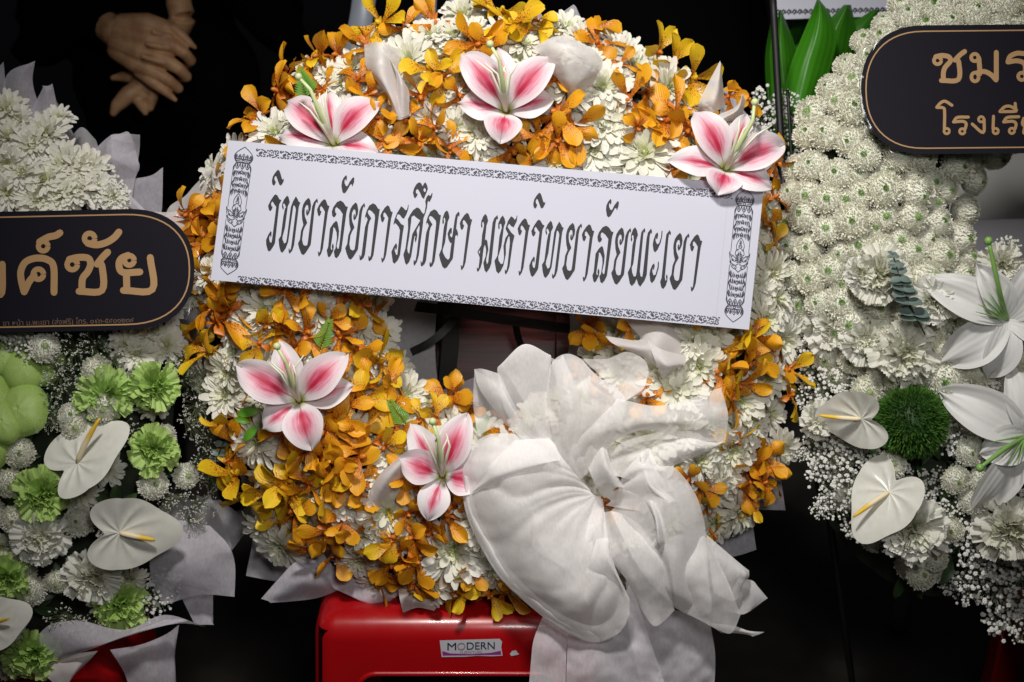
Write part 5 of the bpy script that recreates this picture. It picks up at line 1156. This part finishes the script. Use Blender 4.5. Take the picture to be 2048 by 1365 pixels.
SL = [
 ([[(-60,330,.02),(0,300,.02),(60,300,.02)],[(-60,230,0),(-10,220,0),(20,230,0)],[(-60,160,0),(-20,150,0),(7,124,0)]], M_wrap),
 ([[(0,320,.03),(60,320,.03),(130,330,.03)],[(0,230,.0),(40,220,.02),(90,240,.0)],[(14,150,0),(40,150,.02),(66,170,0)],[(66,124,0),(68,123,0),(70,122,0)]], M_wrap),
 ([[(40,330,.02),(120,340,.02),(200,360,.02)],[(55,240,0),(95,250,.02),(140,280,0)],[(84,180,0),(95,190,.01),(118,225,0)],[(84,172,0),(96,172,0),(105,168,0)]], M_wrap),
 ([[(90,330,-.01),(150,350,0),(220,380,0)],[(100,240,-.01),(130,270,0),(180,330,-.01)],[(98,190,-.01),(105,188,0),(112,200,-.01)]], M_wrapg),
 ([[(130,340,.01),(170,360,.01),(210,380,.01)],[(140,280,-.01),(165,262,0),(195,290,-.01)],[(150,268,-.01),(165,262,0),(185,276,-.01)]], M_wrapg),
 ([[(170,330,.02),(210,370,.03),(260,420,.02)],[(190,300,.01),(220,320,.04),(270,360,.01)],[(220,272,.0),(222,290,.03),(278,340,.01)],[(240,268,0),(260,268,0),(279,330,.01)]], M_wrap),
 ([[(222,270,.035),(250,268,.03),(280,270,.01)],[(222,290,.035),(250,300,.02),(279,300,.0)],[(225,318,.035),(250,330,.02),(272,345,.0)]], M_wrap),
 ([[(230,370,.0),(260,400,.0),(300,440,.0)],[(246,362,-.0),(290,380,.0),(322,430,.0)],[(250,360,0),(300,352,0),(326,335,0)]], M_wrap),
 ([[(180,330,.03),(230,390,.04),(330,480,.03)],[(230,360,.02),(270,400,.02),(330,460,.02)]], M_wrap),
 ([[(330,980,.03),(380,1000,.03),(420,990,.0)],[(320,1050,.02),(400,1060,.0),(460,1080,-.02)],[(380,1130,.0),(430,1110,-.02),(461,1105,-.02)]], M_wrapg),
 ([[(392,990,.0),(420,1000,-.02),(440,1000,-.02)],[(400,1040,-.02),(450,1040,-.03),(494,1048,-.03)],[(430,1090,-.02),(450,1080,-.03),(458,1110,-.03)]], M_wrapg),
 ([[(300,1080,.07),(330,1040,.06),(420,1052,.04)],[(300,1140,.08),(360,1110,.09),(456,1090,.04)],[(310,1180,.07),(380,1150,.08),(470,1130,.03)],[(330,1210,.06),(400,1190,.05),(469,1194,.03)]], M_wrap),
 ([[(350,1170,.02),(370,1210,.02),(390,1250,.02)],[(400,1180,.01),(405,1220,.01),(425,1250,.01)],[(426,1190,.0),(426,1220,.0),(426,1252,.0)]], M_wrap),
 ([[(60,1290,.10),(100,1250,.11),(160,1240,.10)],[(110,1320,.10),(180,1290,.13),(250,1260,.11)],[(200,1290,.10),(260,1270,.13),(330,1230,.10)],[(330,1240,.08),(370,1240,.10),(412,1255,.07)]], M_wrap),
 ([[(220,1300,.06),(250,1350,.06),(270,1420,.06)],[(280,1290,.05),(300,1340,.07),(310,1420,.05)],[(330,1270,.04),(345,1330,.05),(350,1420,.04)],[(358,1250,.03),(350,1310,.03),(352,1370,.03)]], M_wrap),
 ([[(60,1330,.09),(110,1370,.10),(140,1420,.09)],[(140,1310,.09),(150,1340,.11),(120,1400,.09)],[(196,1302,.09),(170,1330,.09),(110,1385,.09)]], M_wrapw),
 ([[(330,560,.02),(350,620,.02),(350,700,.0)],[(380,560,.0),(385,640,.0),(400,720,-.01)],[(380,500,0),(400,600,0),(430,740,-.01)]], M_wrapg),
 ([[(270,420,.08),(300,430,.08),(330,470,.07)],[(330,425,.08),(350,450,.08),(370,500,.06)],[(372,420,.06),(385,470,.05),(388,560,.05)]], M_wrapw),
]
for ribs, mt in SL: sheet(ribs, mt, LA)

# ------------------------------------------------------------------ right arrangement
RA = empty('flower_ring', W(2080, 1250, 0), 'ring of packed cream pompons with white lilies and carnations at the right edge', 'flower arrangement')
QX, QY, QR, QT = 2100, 440, 346, 172
def surfR(px, py): return torus_h(px, py, QX, QY, QR, QT, .12, .03)
mb = MB(); vs = []; nu, nv = 48, 12
for j in range(nu):
    a = 2 * pi * j / nu
    for i in range(nv):
        b = 2 * pi * i / nv; rr = QR + (QT - 30) * cos(b); vs.append(W(QX + rr * cos(a), QY - rr * sin(a), .03 + .10 * sin(b)))
mb.add(vs, [(j * nv + i, ((j + 1) % nu) * nv + i, ((j + 1) % nu) * nv + (i + 1) % nv, j * nv + (i + 1) % nv) for j in range(nu) for i in range(nv)])
link('ring_base', mb.mesh('ring_base', M_moss), None, RA)
R_.seed(77); pr_ = []
def addR(kind, px, py, r, dh=0.0, tilt=.22, h=None, n=None):
    h0, n0, q = surfR(px, py)
    if h is None: h = h0
    if n is None: n = (n0 + Vector((R_.uniform(-tilt, tilt), R_.uniform(-tilt, tilt), 0))).normalized()
    nm, ms = {'mum': ('chrysanthemum', MUMS), 'pom': ('pompon', POMS), 'pomw': ('pompon', POMW), 'gyp': ('babys_breath', GYP), 'gys': ('babys_breath', GYS), 'cw': ('carnation', CW), 'leaf': ('leaf', LEAFD)}[kind]
    o = put(nm, R_.choice(ms), px, py, h + dh, r, n, R_.uniform(0, 360), RA)
    if kind in ('gyp', 'gys'): o['kind'] = 'stuff'
    return o
# packed pompons: rings round the tube
for row, (qq, rad) in enumerate(((-.98, 36), (-.72, 36), (-.40, 38), (-.08, 39), (.24, 39), (.54, 38), (.80, 36), (1.0, 34))):
    rr = QR + QT * qq; n_ = int(2 * pi * rr / (rad * 1.62))
    for i in range(n_):
        a = 2 * pi * (i + .5 * (row % 2) + R_.uniform(-.2, .2)) / n_
        rj = rr + R_.uniform(-9, 9); px, py = QX + rj * cos(a), QY - rj * sin(a)
        if px > 2110 or py < -60: continue
        pr_.append((px, py)); addR('pom', px, py, rad * R_.uniform(.85, 1.22), R_.uniform(-.010, .008))
for k in range(5000):
    a, q = R_.uniform(0, 2 * pi), R_.uniform(-.95, .98); rj = QR + QT * q; px, py = QX + rj * cos(a), QY - rj * sin(a)
    if px > 2110 or py < -60 or any((px - x) ** 2 + (py - y) ** 2 < 34 ** 2 for x, y in pr_): continue
    pr_.append((px, py)); addR('pom', px, py, R_.uniform(30, 37), -.014)
# lower body that carries the lilies
mb = MB(); vs = []
for j in range(7):
    for i in range(24):
        a = 2 * pi * i / 24; q = j / 6; x, y = 1960 + 300 * q * cos(a) - 40 * q, 900 + 300 * q * sin(a); vs.append(W(x, y, .0 + .10 * sqrt(1 - q * q)))
mb.add(vs, [(j * 24 + i, j * 24 + (i + 1) % 24, (j + 1) * 24 + (i + 1) % 24, (j + 1) * 24 + i) for j in range(6) for i in range(24)])
link('foam_base', mb.mesh('foam_base', M_moss), None, RA)
def hlow(px, py):
    q = min(.97, sqrt(((px - 1930) / 340) ** 2 + ((py - 880) / 330) ** 2)); return .02 + .13 * sqrt(1 - q * q)
for p in [(1926,648,40),(1732,783,36),(1892,749,32),(1874,663,30),(1783,930,33),(1941,904,33),(1911,960,33),(1963,960,30),(1945,1003,30),(1841,1150,34),(1870,1118,28),(1731,805,28),(1990,600,32),(1850,745,30),(1900,1060,30),(1760,740,30)]:
    addR('pomw', *p, h=hlow(*p[:2]) + .01, n=Vector((R_.uniform(-.2, .2), R_.uniform(-.2, .2), 1)).normalized())
for p in [(1600,715,34),(1618,745,40),(1650,775,44),(1625,700,30),(1680,800,36),(1605,790,30),(1655,905,44),(1690,940,50),(1640,945,40),(1700,890,34),(1735,915,36),(1625,900,34),(1640,1015,26),(1665,1005,36),(1730,980,36),(1600,905,20),(1975,760,50),(2010,780,44),(1930,770,34),(1894,879,36),(1925,1085,50),(1960,1060,44),(1945,1140,50),(1985,1170,56),(2030,1200,50),(2000,1235,50),(2035,1250,40),(1930,1180,36),(1990,1110,50),(2040,1140,50),(1900,1020,34),(2000,960,50),(2020,900,50),(1790,490,40),(1830,520,40),(1900,540,40),(1770,500,34),(2010,500,34),(1650,1010,24)]:
    addR('gyp', *p, h=hlow(*p[:2]) + .0, n=(0, 0, 1))
for i in range(60):
    px, py = R_.uniform(1640, 2060), R_.uniform(640, 1180)
    if ((px - 1930) / 330) ** 2 + ((py - 880) / 320) ** 2 > .9: continue
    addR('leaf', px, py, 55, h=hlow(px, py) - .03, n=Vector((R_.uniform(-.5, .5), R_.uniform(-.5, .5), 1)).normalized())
for i in range(90):
    px, py = R_.uniform(1620, 2070), R_.uniform(640, 1200)
    if ((px - 1940) / 320) ** 2 + ((py - 880) / 300) ** 2 > .92 or sqrt((px - 1823) ** 2 + (py - 844) ** 2) < 90: continue
    addR(R_.choice(('gyp', 'pomw', 'gyp')), px, py, 34, h=hlow(px, py) - .03, n=(0, 0, 1))
CWR = [((1757,552,56), 'white carnation left of the eucalyptus sprig'), ((1674,651,60), 'white carnation at the left edge of the right arrangement beside the dark pole'), ((1806,706,62), 'large frilly white carnation just above the mossy green ball'), ((1732,681,50), 'white carnation squeezed between two others above the green ball'), ((1868,601,48), 'white carnation between the eucalyptus sprig and the upper white lily'),
 ((2003,528,40), 'small white carnation behind the upper white lily'), ((1826,1058,64), 'large white carnation below the glossy anthurium'), ((2020,1058,64), 'white carnation under the lower white lily at the right edge'), ((1640,838,38), 'pale frilly carnation at the outer edge left of the anthurium'), ((1720,545,34), 'small white carnation half hidden among the pompons')]
for (px, py, r), lb in CWR:
    tag(put('white_carnation', R_.choice(CW), px, py, hlow(px, py) + .042 if py > 620 else .182, r * 1.12, (R_.uniform(-.25, .1), R_.uniform(-.2, .2), 1), R_.uniform(0, 360)), lb, 'carnation', 'white carnations in the right arrangement')
def mossball(px, py, h, r, label):
    R_.seed(int(px)); mb = MB()
    for i in range(3800):
        z = R_.uniform(-.3, 1); a = R_.uniform(0, 2 * pi); s = sqrt(1 - z * z); d = Vector((s * cos(a), s * sin(a), z))
        t = Vector((R_.uniform(-1, 1), R_.uniform(-1, 1), R_.uniform(-1, 1))); x = d.cross(t).normalized() * .016
        b = d * .80 + t * .03; e = d * R_.uniform(.90, 1.0) + t * .08; mdl = (b + e) / 2 + t * .04
        mb.add([b - x, b + x, mdl + x, mdl - x, e], [(0, 1, 2, 3), (3, 2, 4)], None, [1.0, 1.0, .5, .5, R_.uniform(0, .2)])
    ball(mb, (0, 0, 0), .82, 16, 10, tint=.9)
    o = put('mossy_flower_ball', mb.mesh('moss', M_moss_f), px, py, h, r)
    return tag(o, label, 'green flower ball', 'mossy green flower balls')
M_moss_f = tint_mat('green_trick_blades', (0.11, 0.27, 0.03), (0.012, 0.05, 0.008), rough=.6, trans=.2, rand=0)
mossball(1823, 844, .16, 76, 'large dark green mossy ball in the right arrangement')
mossball(1880, 706, .13, 32, 'small green mossy ball between the white carnation and a lily petal')
# eucalyptus sprig
eu = empty('eucalyptus_sprig', W(1830, 645, .17), 'grey-green eucalyptus sprig with paired round leaves among the white flowers', 'eucalyptus')
mb = MB(); E = cr([(1850,670,.20),(1815,600,.235),(1798,550,.24),(1785,508,.235)], 20); tube(mb, [W(*p) for p in E], .0012, 6); link('stem', mb.mesh('stem', M_twig), None, eu)
lf = MB(); R_.seed(2); petal(lf, 1, .8, rnd, radians(15), radians(-15), cup=.25, nu=6, nv=6); EUL = lf.mesh('euc_leaf', M_euc)
for k in range(12):
    p = E[20 - int(k * 1.6)]; r = 11 + k * 2.1
    for s in (-1, 1):
        o = put('leaf', EUL, p[0], p[1], p[2] + .003 * (k % 2), r, (R_.uniform(-.3, .3), .75 + R_.uniform(-.2, .2), 1), 90 - s * R_.uniform(65, 95), eu)
# second small sprig between the left arrangement and the wreath
e2 = empty('eucalyptus_sprig', W(455, 880, .08), 'small dark eucalyptus sprig between the left arrangement and the round wreath', 'eucalyptus')
E = cr([(430,930,.05),(445,890,.07),(462,862,.08)], 8); mb = MB(); tube(mb, [W(*p) for p in E], .0012, 6); link('stem', mb.mesh('stem', M_twig), None, e2)
for k in range(5):
    p = E[8 - k * 2 + (k > 3)]
    for s in (-1, 1): put('leaf', EUL, p[0], p[1], p[2], 18, (R_.uniform(-.3, .3), .5, 1), 90 - s * 70, e2)
# white lilies on the right
wl = lambda t: max(.02, (0.30 + 0.70 * sin(min(1, t / 0.5) * pi / 2) ** 1.3) * (1 - max(0, (t - 0.5) / 0.5) ** 1.7) ** .8)
def white_lily(px, py, h, petals, pist, label, leaves=()):
    root = empty('white_lily', W(px, py, h), label, 'lily', 'white lilies in the right arrangement')
    for i, (ang, ln, wd, a0, a1) in enumerate(petals):
        R_.seed(int(px + i * 3)); mb = MB(); a0, a1 = radians(a0), radians(a1)
        reach = sum(cos(a0 + (a1 - a0) * ((k + .5) / 20)) for k in range(20)) / 20
        petal(mb, PM(ln, h) / reach, PM(wd * 1.15, h), wl, a0, a1, cup=.35, nu=12, nv=22, ruf=.13, rufn=R_.uniform(3, 6), M=Matrix.Rotation(radians(ang - 90), 4, 'Z'), twist=R_.uniform(-.3, .3))
        link('petal', mb.mesh('lily_petal', M_wlily), Matrix.Translation(W(px, py, h)) @ frame((0, 0, 1), 90), root)
    mb = MB(); P = [W(px, py, h), W(px + (pist[0] - px) * .4, py + (pist[1] - py) * .4, h + .05), W(pist[0], pist[1], h + .08)]
    P = cr([(px, py, h), (px + (pist[0] - px) * .45, py + (pist[1] - py) * .4, h + .05), (pist[0], pist[1], h + .07)], 10)
    tube(mb, [W(*p) for p in P], [.0034] * 9 + [.003, .0028], 8); e = W(*P[-1]); ball(mb, e, .0065, 8, 5); link('pistil', mb.mesh('pistil', M_gstem), None, root)
    for k in range(5):
        t = radians(110 + k * 14) if pist[1] < py else radians(190 + k * 16); mb = MB()
        Q = cr([(px, py, h), (px + 28 * cos(t), py - 28 * sin(t), h + .03), (px + 66 * cos(t), py - 66 * sin(t), h + .045)], 6); tube(mb, [W(*p) for p in Q], [.0022, .002, .0018, .0016, .0012, .001, .0006], 6)
        link('stamen', mb.mesh('stamen', M_gstem), None, root)
white_lily(2015, 640, .19, [(154,185,74,40,-45),(124,130,62,50,-20),(62,140,78,50,-20),(214,150,80,35,-60),(255,120,64,40,-60),(-10,120,80,45,-40)], (1977,482), 'white lily at the right edge, its long green pistil standing upright')
white_lily(2052, 872, .185, [(152,185,84,35,-50),(100,140,70,45,-50),(238,185,70,30,-55),(200,100,70,50,-40),(-20,120,80,45,-40),(50,120,80,45,-40)], (1960,936), 'white lily low at the right edge with a drooping green pistil')

# ------------------------------------------------------------------ things behind
# clear black pole of an easel between the wreath and the ring of pompons
es = empty('easel', (W(1600, 700, -.05).x, W(1600, 700, -.05).y, 0), 'thin black easel pole between the round wreath and the pompon ring', 'easel')
for pts, r in (([(1545,-20,-.02),(1560,250,-.02),(1574,450,.0),(1606,690,.03),(1640,900,.02)], .0062), ([(1575,180,-.03),(1590,420,-.02),(1612,690,-.01)], .003)):
    P = cr(pts, 20); mb = MB(); W0 = [W(*p) for p in P]
    if r > .005: W0.append(Vector((W0[-1].x + .16, W0[-1].y + .15, 0)))
    tube(mb, W0, r, 10); link('leg', mb.mesh('leg', M_blackgl), None, es)
# broad green leaves, upper right
gl_ = empty('green_leaf_spray', W(1620, 290, -.25), 'broad bright green leaves behind the pompon ring under a far banner', 'foliage')
LF = [([(1636,-6),(1637,-2)],[(1628,30),(1655,30)],[(1612,80),(1662,75)],[(1592,135),(1650,130)],[(1580,190),(1632,190)],[(1590,230),(1615,235)],[(1602,262),(1606,266)]),
 ([(1560,20),(1562,20)],[(1548,90),(1582,90)],[(1550,150),(1590,150)],[(1556,220),(1600,220)],[(1575,290),(1600,290)],[(1592,320),(1596,320)]),
 ([(1690,10),(1700,10)],[(1652,60),(1700,60)],[(1640,110),(1690,110)],[(1630,170),(1668,170)],[(1620,230),(1640,230)],[(1610,280),(1614,280)]),
 ([(1745,20),(1760,20)],[(1690,60),(1750,80)],[(1670,120),(1720,140)],[(1650,190),(1690,200)],[(1635,260),(1650,260)]),
 ([(1545,30),(1548,30)],[(1536,110),(1560,110)],[(1540,190),(1566,190)],[(1556,270),(1584,270)],[(1580,350),(1592,350)]),
 ([(1600,30),(1605,30)],[(1585,70),(1620,70)],[(1575,130),(1605,130)],[(1580,200),(1600,200)],[(1600,270),(1604,270)])]
for i, ribs in enumerate(LF):
    mb = MB(); z = -.16 - .045 * i
    ribs = [((a[0] - (b[0] - a[0]) * .22, a[1]), (b[0] + (b[0] - a[0]) * .22, b[1])) for a, b in ribs]
    rb = [[(a[0], a[1], z - .012), ((a[0] + b[0]) / 2, (a[1] + b[1]) / 2, z + .008), (b[0], b[1], z - .018)] for a, b in ribs]
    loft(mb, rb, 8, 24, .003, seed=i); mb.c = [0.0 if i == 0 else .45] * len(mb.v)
    link('leaf', mb.mesh('broad_leaf', M_bigleaf), None, gl_)
R_.seed(4)
for px, py, r in [(1530,215,46),(1520,255,30),(1565,260,36),(1570,215,34),(1590,330,34)]:
    if px == 1530: cloud = empty('babys_breath_bunch', W(1530, 300, -.1), 'dim bunch of white baby\'s breath behind the wreath at the black pole', 'flowers')
    o = put('sprig', R_.choice(GYP), px, py, -.08, r, (0, 0, 1), R_.uniform(0, 360), cloud); o['kind'] = 'stuff'
# far banner
fb = empty('far_banner', W(1650, 40, -.3), 'white banner edge with a printed border at the top above the green leaves', 'banner')
slab('card', [(1535,-120),(1880,-120),(1880,30),(1545,40)], -.30, .002, M_paper, fb)
pr = Print(lambda x, y: -.30, .0012)
for k in range(26):
    x = 1552 + k * 11; pr.stroke([(x, 26 - k * .25), (x + 4, 20 - k * .25), (x + 8, 26 - k * .25)], 3, sm=2); pr.stroke([(x + 3, 29 - k * .25), (x + 8, 22 - k * .25)], 2.5, sm=1)
pr.done('border_pattern', M_inkp, fb)
# cloth covered table and grey board seen through the pompon ring
tb = empty('covered_table', (W(2080, 700, -.35).x, W(2080, 700, -.35).y, 0), 'table under a pale cloth seen through the ring of pompons', 'table')
slab('tablecloth', [(1850,440),(2400,434),(2400,640),(1850,640)], -.36, .25, M_white, tb)
gb = empty('grey_panel', W(2100, 440, -.5), 'blurred grey panel standing behind the covered table', 'panel')
slab('panel', [(1840,240),(2400,240),(2400,445),(1840,445)], -.55, .02, M_greyw, gb)
for zx in (1870, 2380):
    p = W(zx, 640, -.45); mb = MB(); tube(mb, [p, (p.x, p.y, 0)], .02, 8); link('leg', mb.mesh('leg', M_steel), None, tb)
# grey metal stand behind the top of the wreath
gs = empty('metal_stand', (W(790, 90, -.35).x, W(790, 90, -.35).y, 0), 'grey metal stand with flat legs behind the top left of the wreath', 'stand')
for pts, w_ in (([(735,-60,-.4),(722,40,-.38),(700,140,-.34),(690,260,-.30)], 50), ([(855,-60,-.4),(850,40,-.38),(845,200,-.36)], 46), ([(905,-60,-.4),(902,40,-.38),(895,200,-.36)], 18), ([(968,-60,-.4),(966,60,-.38),(960,200,-.36)], 20)):
    P = cr(pts, 16); vs = []
    for p in P:
        for k in range(9):
            a = pi * k / 8; vs.append(W(p.x - cos(a) * w_ / 2, p.y, p.z + .012 * sin(a)))
        vs.append(W(p.x, p.y, p.z - .01))
    mb = MB(); mb.add(vs, [(10 * j + k, 10 * j + (k + 1) % 10, 10 * j + 10 + (k + 1) % 10, 10 * j + 10 + k) for j in range(16) for k in range(10)])
    link('leg', mb.mesh('leg', M_steel), None, gs)
slab('crossbar', [(640,-62),(1010,-62),(1010,-48),(640,-48)], -.40, .02, M_steel, gs)

# ------------------------------------------------------------------ people
def blend_mesh(chains, mat, vox, smooth_it=6, name='body'):
    """one continuous surface grown from tapered limbs"""
    mb = MB()
    for ch in chains:
        pts = [Vector(c[:3]) for c in ch]; rr = [c[3] for c in ch]
        P = []; Rr = []
        for i in range(len(pts) - 1):
            for k in range(5): t = k / 5; P.append(pts[i].lerp(pts[i + 1], t)); Rr.append(rr[i] * (1 - t) + rr[i + 1] * t)
        P.append(pts[-1]); Rr.append(rr[-1])
        tube(mb, P, Rr, 14); ball(mb, P[0], Rr[0], 14, 10); ball(mb, P[-1], Rr[-1], 14, 10)
    me = mb.mesh('src', mat); o = bpy.data.objects.new('src', me); COL.objects.link(o)
    md = o.modifiers.new('r', 'REMESH'); md.mode = 'VOXEL'; md.voxel_size = vox
    sm = o.modifiers.new('s', 'SMOOTH'); sm.iterations = smooth_it; sm.factor = .5
    bpy.context.view_layer.update()
    me2 = bpy.data.meshes.new_from_object(o.evaluated_get(bpy.context.evaluated_depsgraph_get())); bpy.data.objects.remove(o)
    me2.name = name; me2.materials.clear(); me2.materials.append(mat); me2.polygons.foreach_set('use_smooth', [True] * len(me2.polygons))
    return me2
C3 = cropf(0, 0, 3.25)
def hp(x, y, r, h):
    X, Y = C3(x, y); p = W(X, Y, h); return (p.x, p.y, p.z, PM(r / 3.25, h))
h0 = -.68
hand = [
 [hp(700,175,98,h0-0.02), hp(750,215,98,h0-.005)],
 [hp(800,165,76,h0), hp(960,165,80,h0+.004), hp(1110,195,52,h0+.004)],
 [hp(780,220,80,h0+.004), hp(950,265,82,h0+.010), hp(1120,300,56,h0+.014)],
 [hp(770,280,76,h0+.002), hp(920,345,78,h0+.010), hp(1085,400,54,h0+.014)],
 [hp(760,330,64,h0-.004), hp(880,410,66,h0+.004), hp(1015,480,48,h0+.008)],
 [hp(1120,185,36,h0+.010), hp(1190,240,31,h0+.010), hp(1235,285,25,h0+.006), hp(1268,310,14,h0)],
 [hp(1130,300,50,h0+.014), hp(1195,345,40,h0+.012), hp(1240,395,36,h0-.010), hp(1215,425,30,h0-.04)],
 [hp(1095,405,50,h0+.014), hp(1165,450,40,h0+.014), hp(1212,500,36,h0-.008), hp(1180,515,30,h0-.04)],
 [hp(1025,480,46,h0+.008), hp(1105,530,37,h0+.010), hp(1160,578,33,h0-.008), hp(1130,590,27,h0-.035)],
 [hp(905,470,40,h0+.0), hp(1000,545,36,h0+.006), hp(1080,600,30,h0+.004), hp(1138,650,16,h0-.004)],
 [hp(1000,210,20,h0+.036), hp(1110,240,20,h0+.020)], [hp(960,290,18,h0+.042), hp(1100,315,22,h0+.024)], [hp(930,370,18,h0+.040), hp(1070,410,22,h0+.024)],
]
h1 = -.735
hand2 = [
 [hp(1150,-120,80,h1+.03), hp(1165,40,84,h1+.03), hp(1188,120,84,h1+.03), hp(1120,260,84,h1)],
 [hp(1140,200,80,h1), hp(1000,420,84,h1), hp(900,580,66,h1+.01)],
 [hp(930,560,62,h1+.01), hp(830,620,58,h1+.02), hp(760,690,44,h1+.02), hp(738,735,26,h1+.018)],
 [hp(930,580,54,h1+.01), hp(905,650,46,h1+.012), hp(930,700,34,h1+.008), hp(945,735,20,h1+.006)],
 [hp(1000,560,50,h1+.01), hp(985,640,42,h1+.010), hp(975,700,28,h1+.006)],
 [hp(880,500,50,h1), hp(800,500,34,h1), hp(735,508,20,h1)],
]
pa = empty('person', (W(300, 300, -.8).x, W(300, 300, -.8).y, 0), 'person dressed in black standing with hands clasped over each other, upper left', 'person')
bx, by = pa.location.x, pa.location.y + .22
wr1 = Vector(hp(690,170,88,h0-.02)[:3]); wr2 = Vector(hp(1165,-90,88,h1+.03)[:3])
body = [
 [(bx, by, 1.02, .17), (bx, by, 1.25, .165), (bx, by, 1.42, .14)], [(bx - .17, by, 1.40, .075), (bx, by, 1.46, .08), (bx + .17, by, 1.40, .075)],
 [(bx - .07, by, 1.05, .15), (bx + .07, by, 1.05, .15)], [(bx, by, 1.45, .06), (bx, by - .02, 1.56, .055)],
 [(bx - .09, by, .98, .11), (bx - .1, by, .52, .075), (bx - .1, by + .02, .08, .055)], [(bx + .09, by, .98, .11), (bx + .1, by, .52, .075), (bx + .1, by + .02, .08, .055)],
 [(bx - .1, by, .06, .05), (bx - .11, by - .16, .04, .04)], [(bx + .1, by, .06, .05), (bx + .11, by - .16, .04, .04)],
 [(bx - .2, by, 1.38, .07), (bx - .29, by - .04, 1.12, .058), (wr1.x - .07, wr1.y + .04, wr1.z + .02, .05), (wr1.x - .015, wr1.y + .012, wr1.z + .005, .042)],
 [(bx + .2, by, 1.38, .07), (bx + .30, by - .03, 1.14, .058), (wr2.x + .06, wr2.y + .05, wr2.z + .05, .048), (wr2.x + .012, wr2.y + .012, wr2.z + .02, .04)],
]
link('clothed_body', blend_mesh(body, M_black, .012, 4), None, pa)
link('hands', blend_mesh(hand, M_skin, .0022, 3, 'hand'), None, pa)
link('lower_hand', blend_mesh(hand2, M_skin, .0026, 4, 'hand'), None, pa)
def head(bx, by, pa):
    hd = [[(bx, by - .02, 1.56, .055), (bx, by - .03, 1.66, .075)], [(bx, by - .01, 1.70, .088), (bx, by - .03, 1.64, .07)], [(bx, by - .07, 1.62, .035), (bx, by - .10, 1.66, .014), (bx, by - .085, 1.70, .010)], [(bx - .085, by, 1.67, .014), (bx - .085, by, 1.69, .014)], [(bx + .085, by, 1.67, .014), (bx + .085, by, 1.69, .014)]]
    link('head', blend_mesh(hd, M_skin, .006, 3, 'head'), None, pa)
    hr = [[(bx, by + .02, 1.74, .085), (bx, by + .04, 1.66, .08)]]
    link('hair', blend_mesh(hr, M_black, .008, 3, 'hair'), None, pa)
head(bx, by, pa)
pb = empty('person', (W(1280, 200, -.75).x, W(1280, 200, -.75).y, 0), 'person in a long black dress standing behind the upper right of the wreath', 'person')
bx2, by2 = pb.location.x, pb.location.y + .15
vs = []; mb = MB()
for j in range(19):
    t = j / 18; z = 1.42 - 1.36 * t
    w = .21 + .07 * sin(pi * min(1, t * 1.2)) + .12 * t
    for i in range(72):
        a = 2 * pi * i / 72; f = 1 + (.035 * sin(9 * a + 2 * t) + .02 * sin(17 * a)) * min(1, t * 2)
        vs.append((bx2 + w * f * cos(a), by2 + w * .7 * f * sin(a), z))
mb.add(vs, [(j * 72 + i, j * 72 + (i + 1) % 72, (j + 1) * 72 + (i + 1) % 72, (j + 1) * 72 + i) for j in range(18) for i in range(72)])
link('dress', mb.mesh('dress', M_black), None, pb)
link('clothed_body', blend_mesh([[(bx2 - .16, by2, 1.38, .075), (bx2, by2, 1.42, .1), (bx2 + .16, by2, 1.38, .075)], [(bx2, by2, 1.45, .06), (bx2, by2, 1.56, .055)], [(bx2 - .2, by2, 1.36, .06), (bx2 - .27, by2 + .02, 1.1, .05), (bx2 - .2, by2 + .12, .95, .04)], [(bx2 + .2, by2, 1.36, .06), (bx2 + .27, by2 + .02, 1.1, .05), (bx2 + .2, by2 + .12, .95, .04)], [(bx2, by2, 1.4, .12), (bx2, by2, .9, .12)], [(bx2 - .06, by2, .9, .08), (bx2 - .08, by2, .05, .05), (bx2 - .08, by2 - .15, .04, .035)], [(bx2 + .06, by2, .9, .08), (bx2 + .08, by2, .05, .05), (bx2 + .08, by2 - .15, .04, .035)]], M_black, .012, 4), None, pb)
head(bx2, by2, pb)
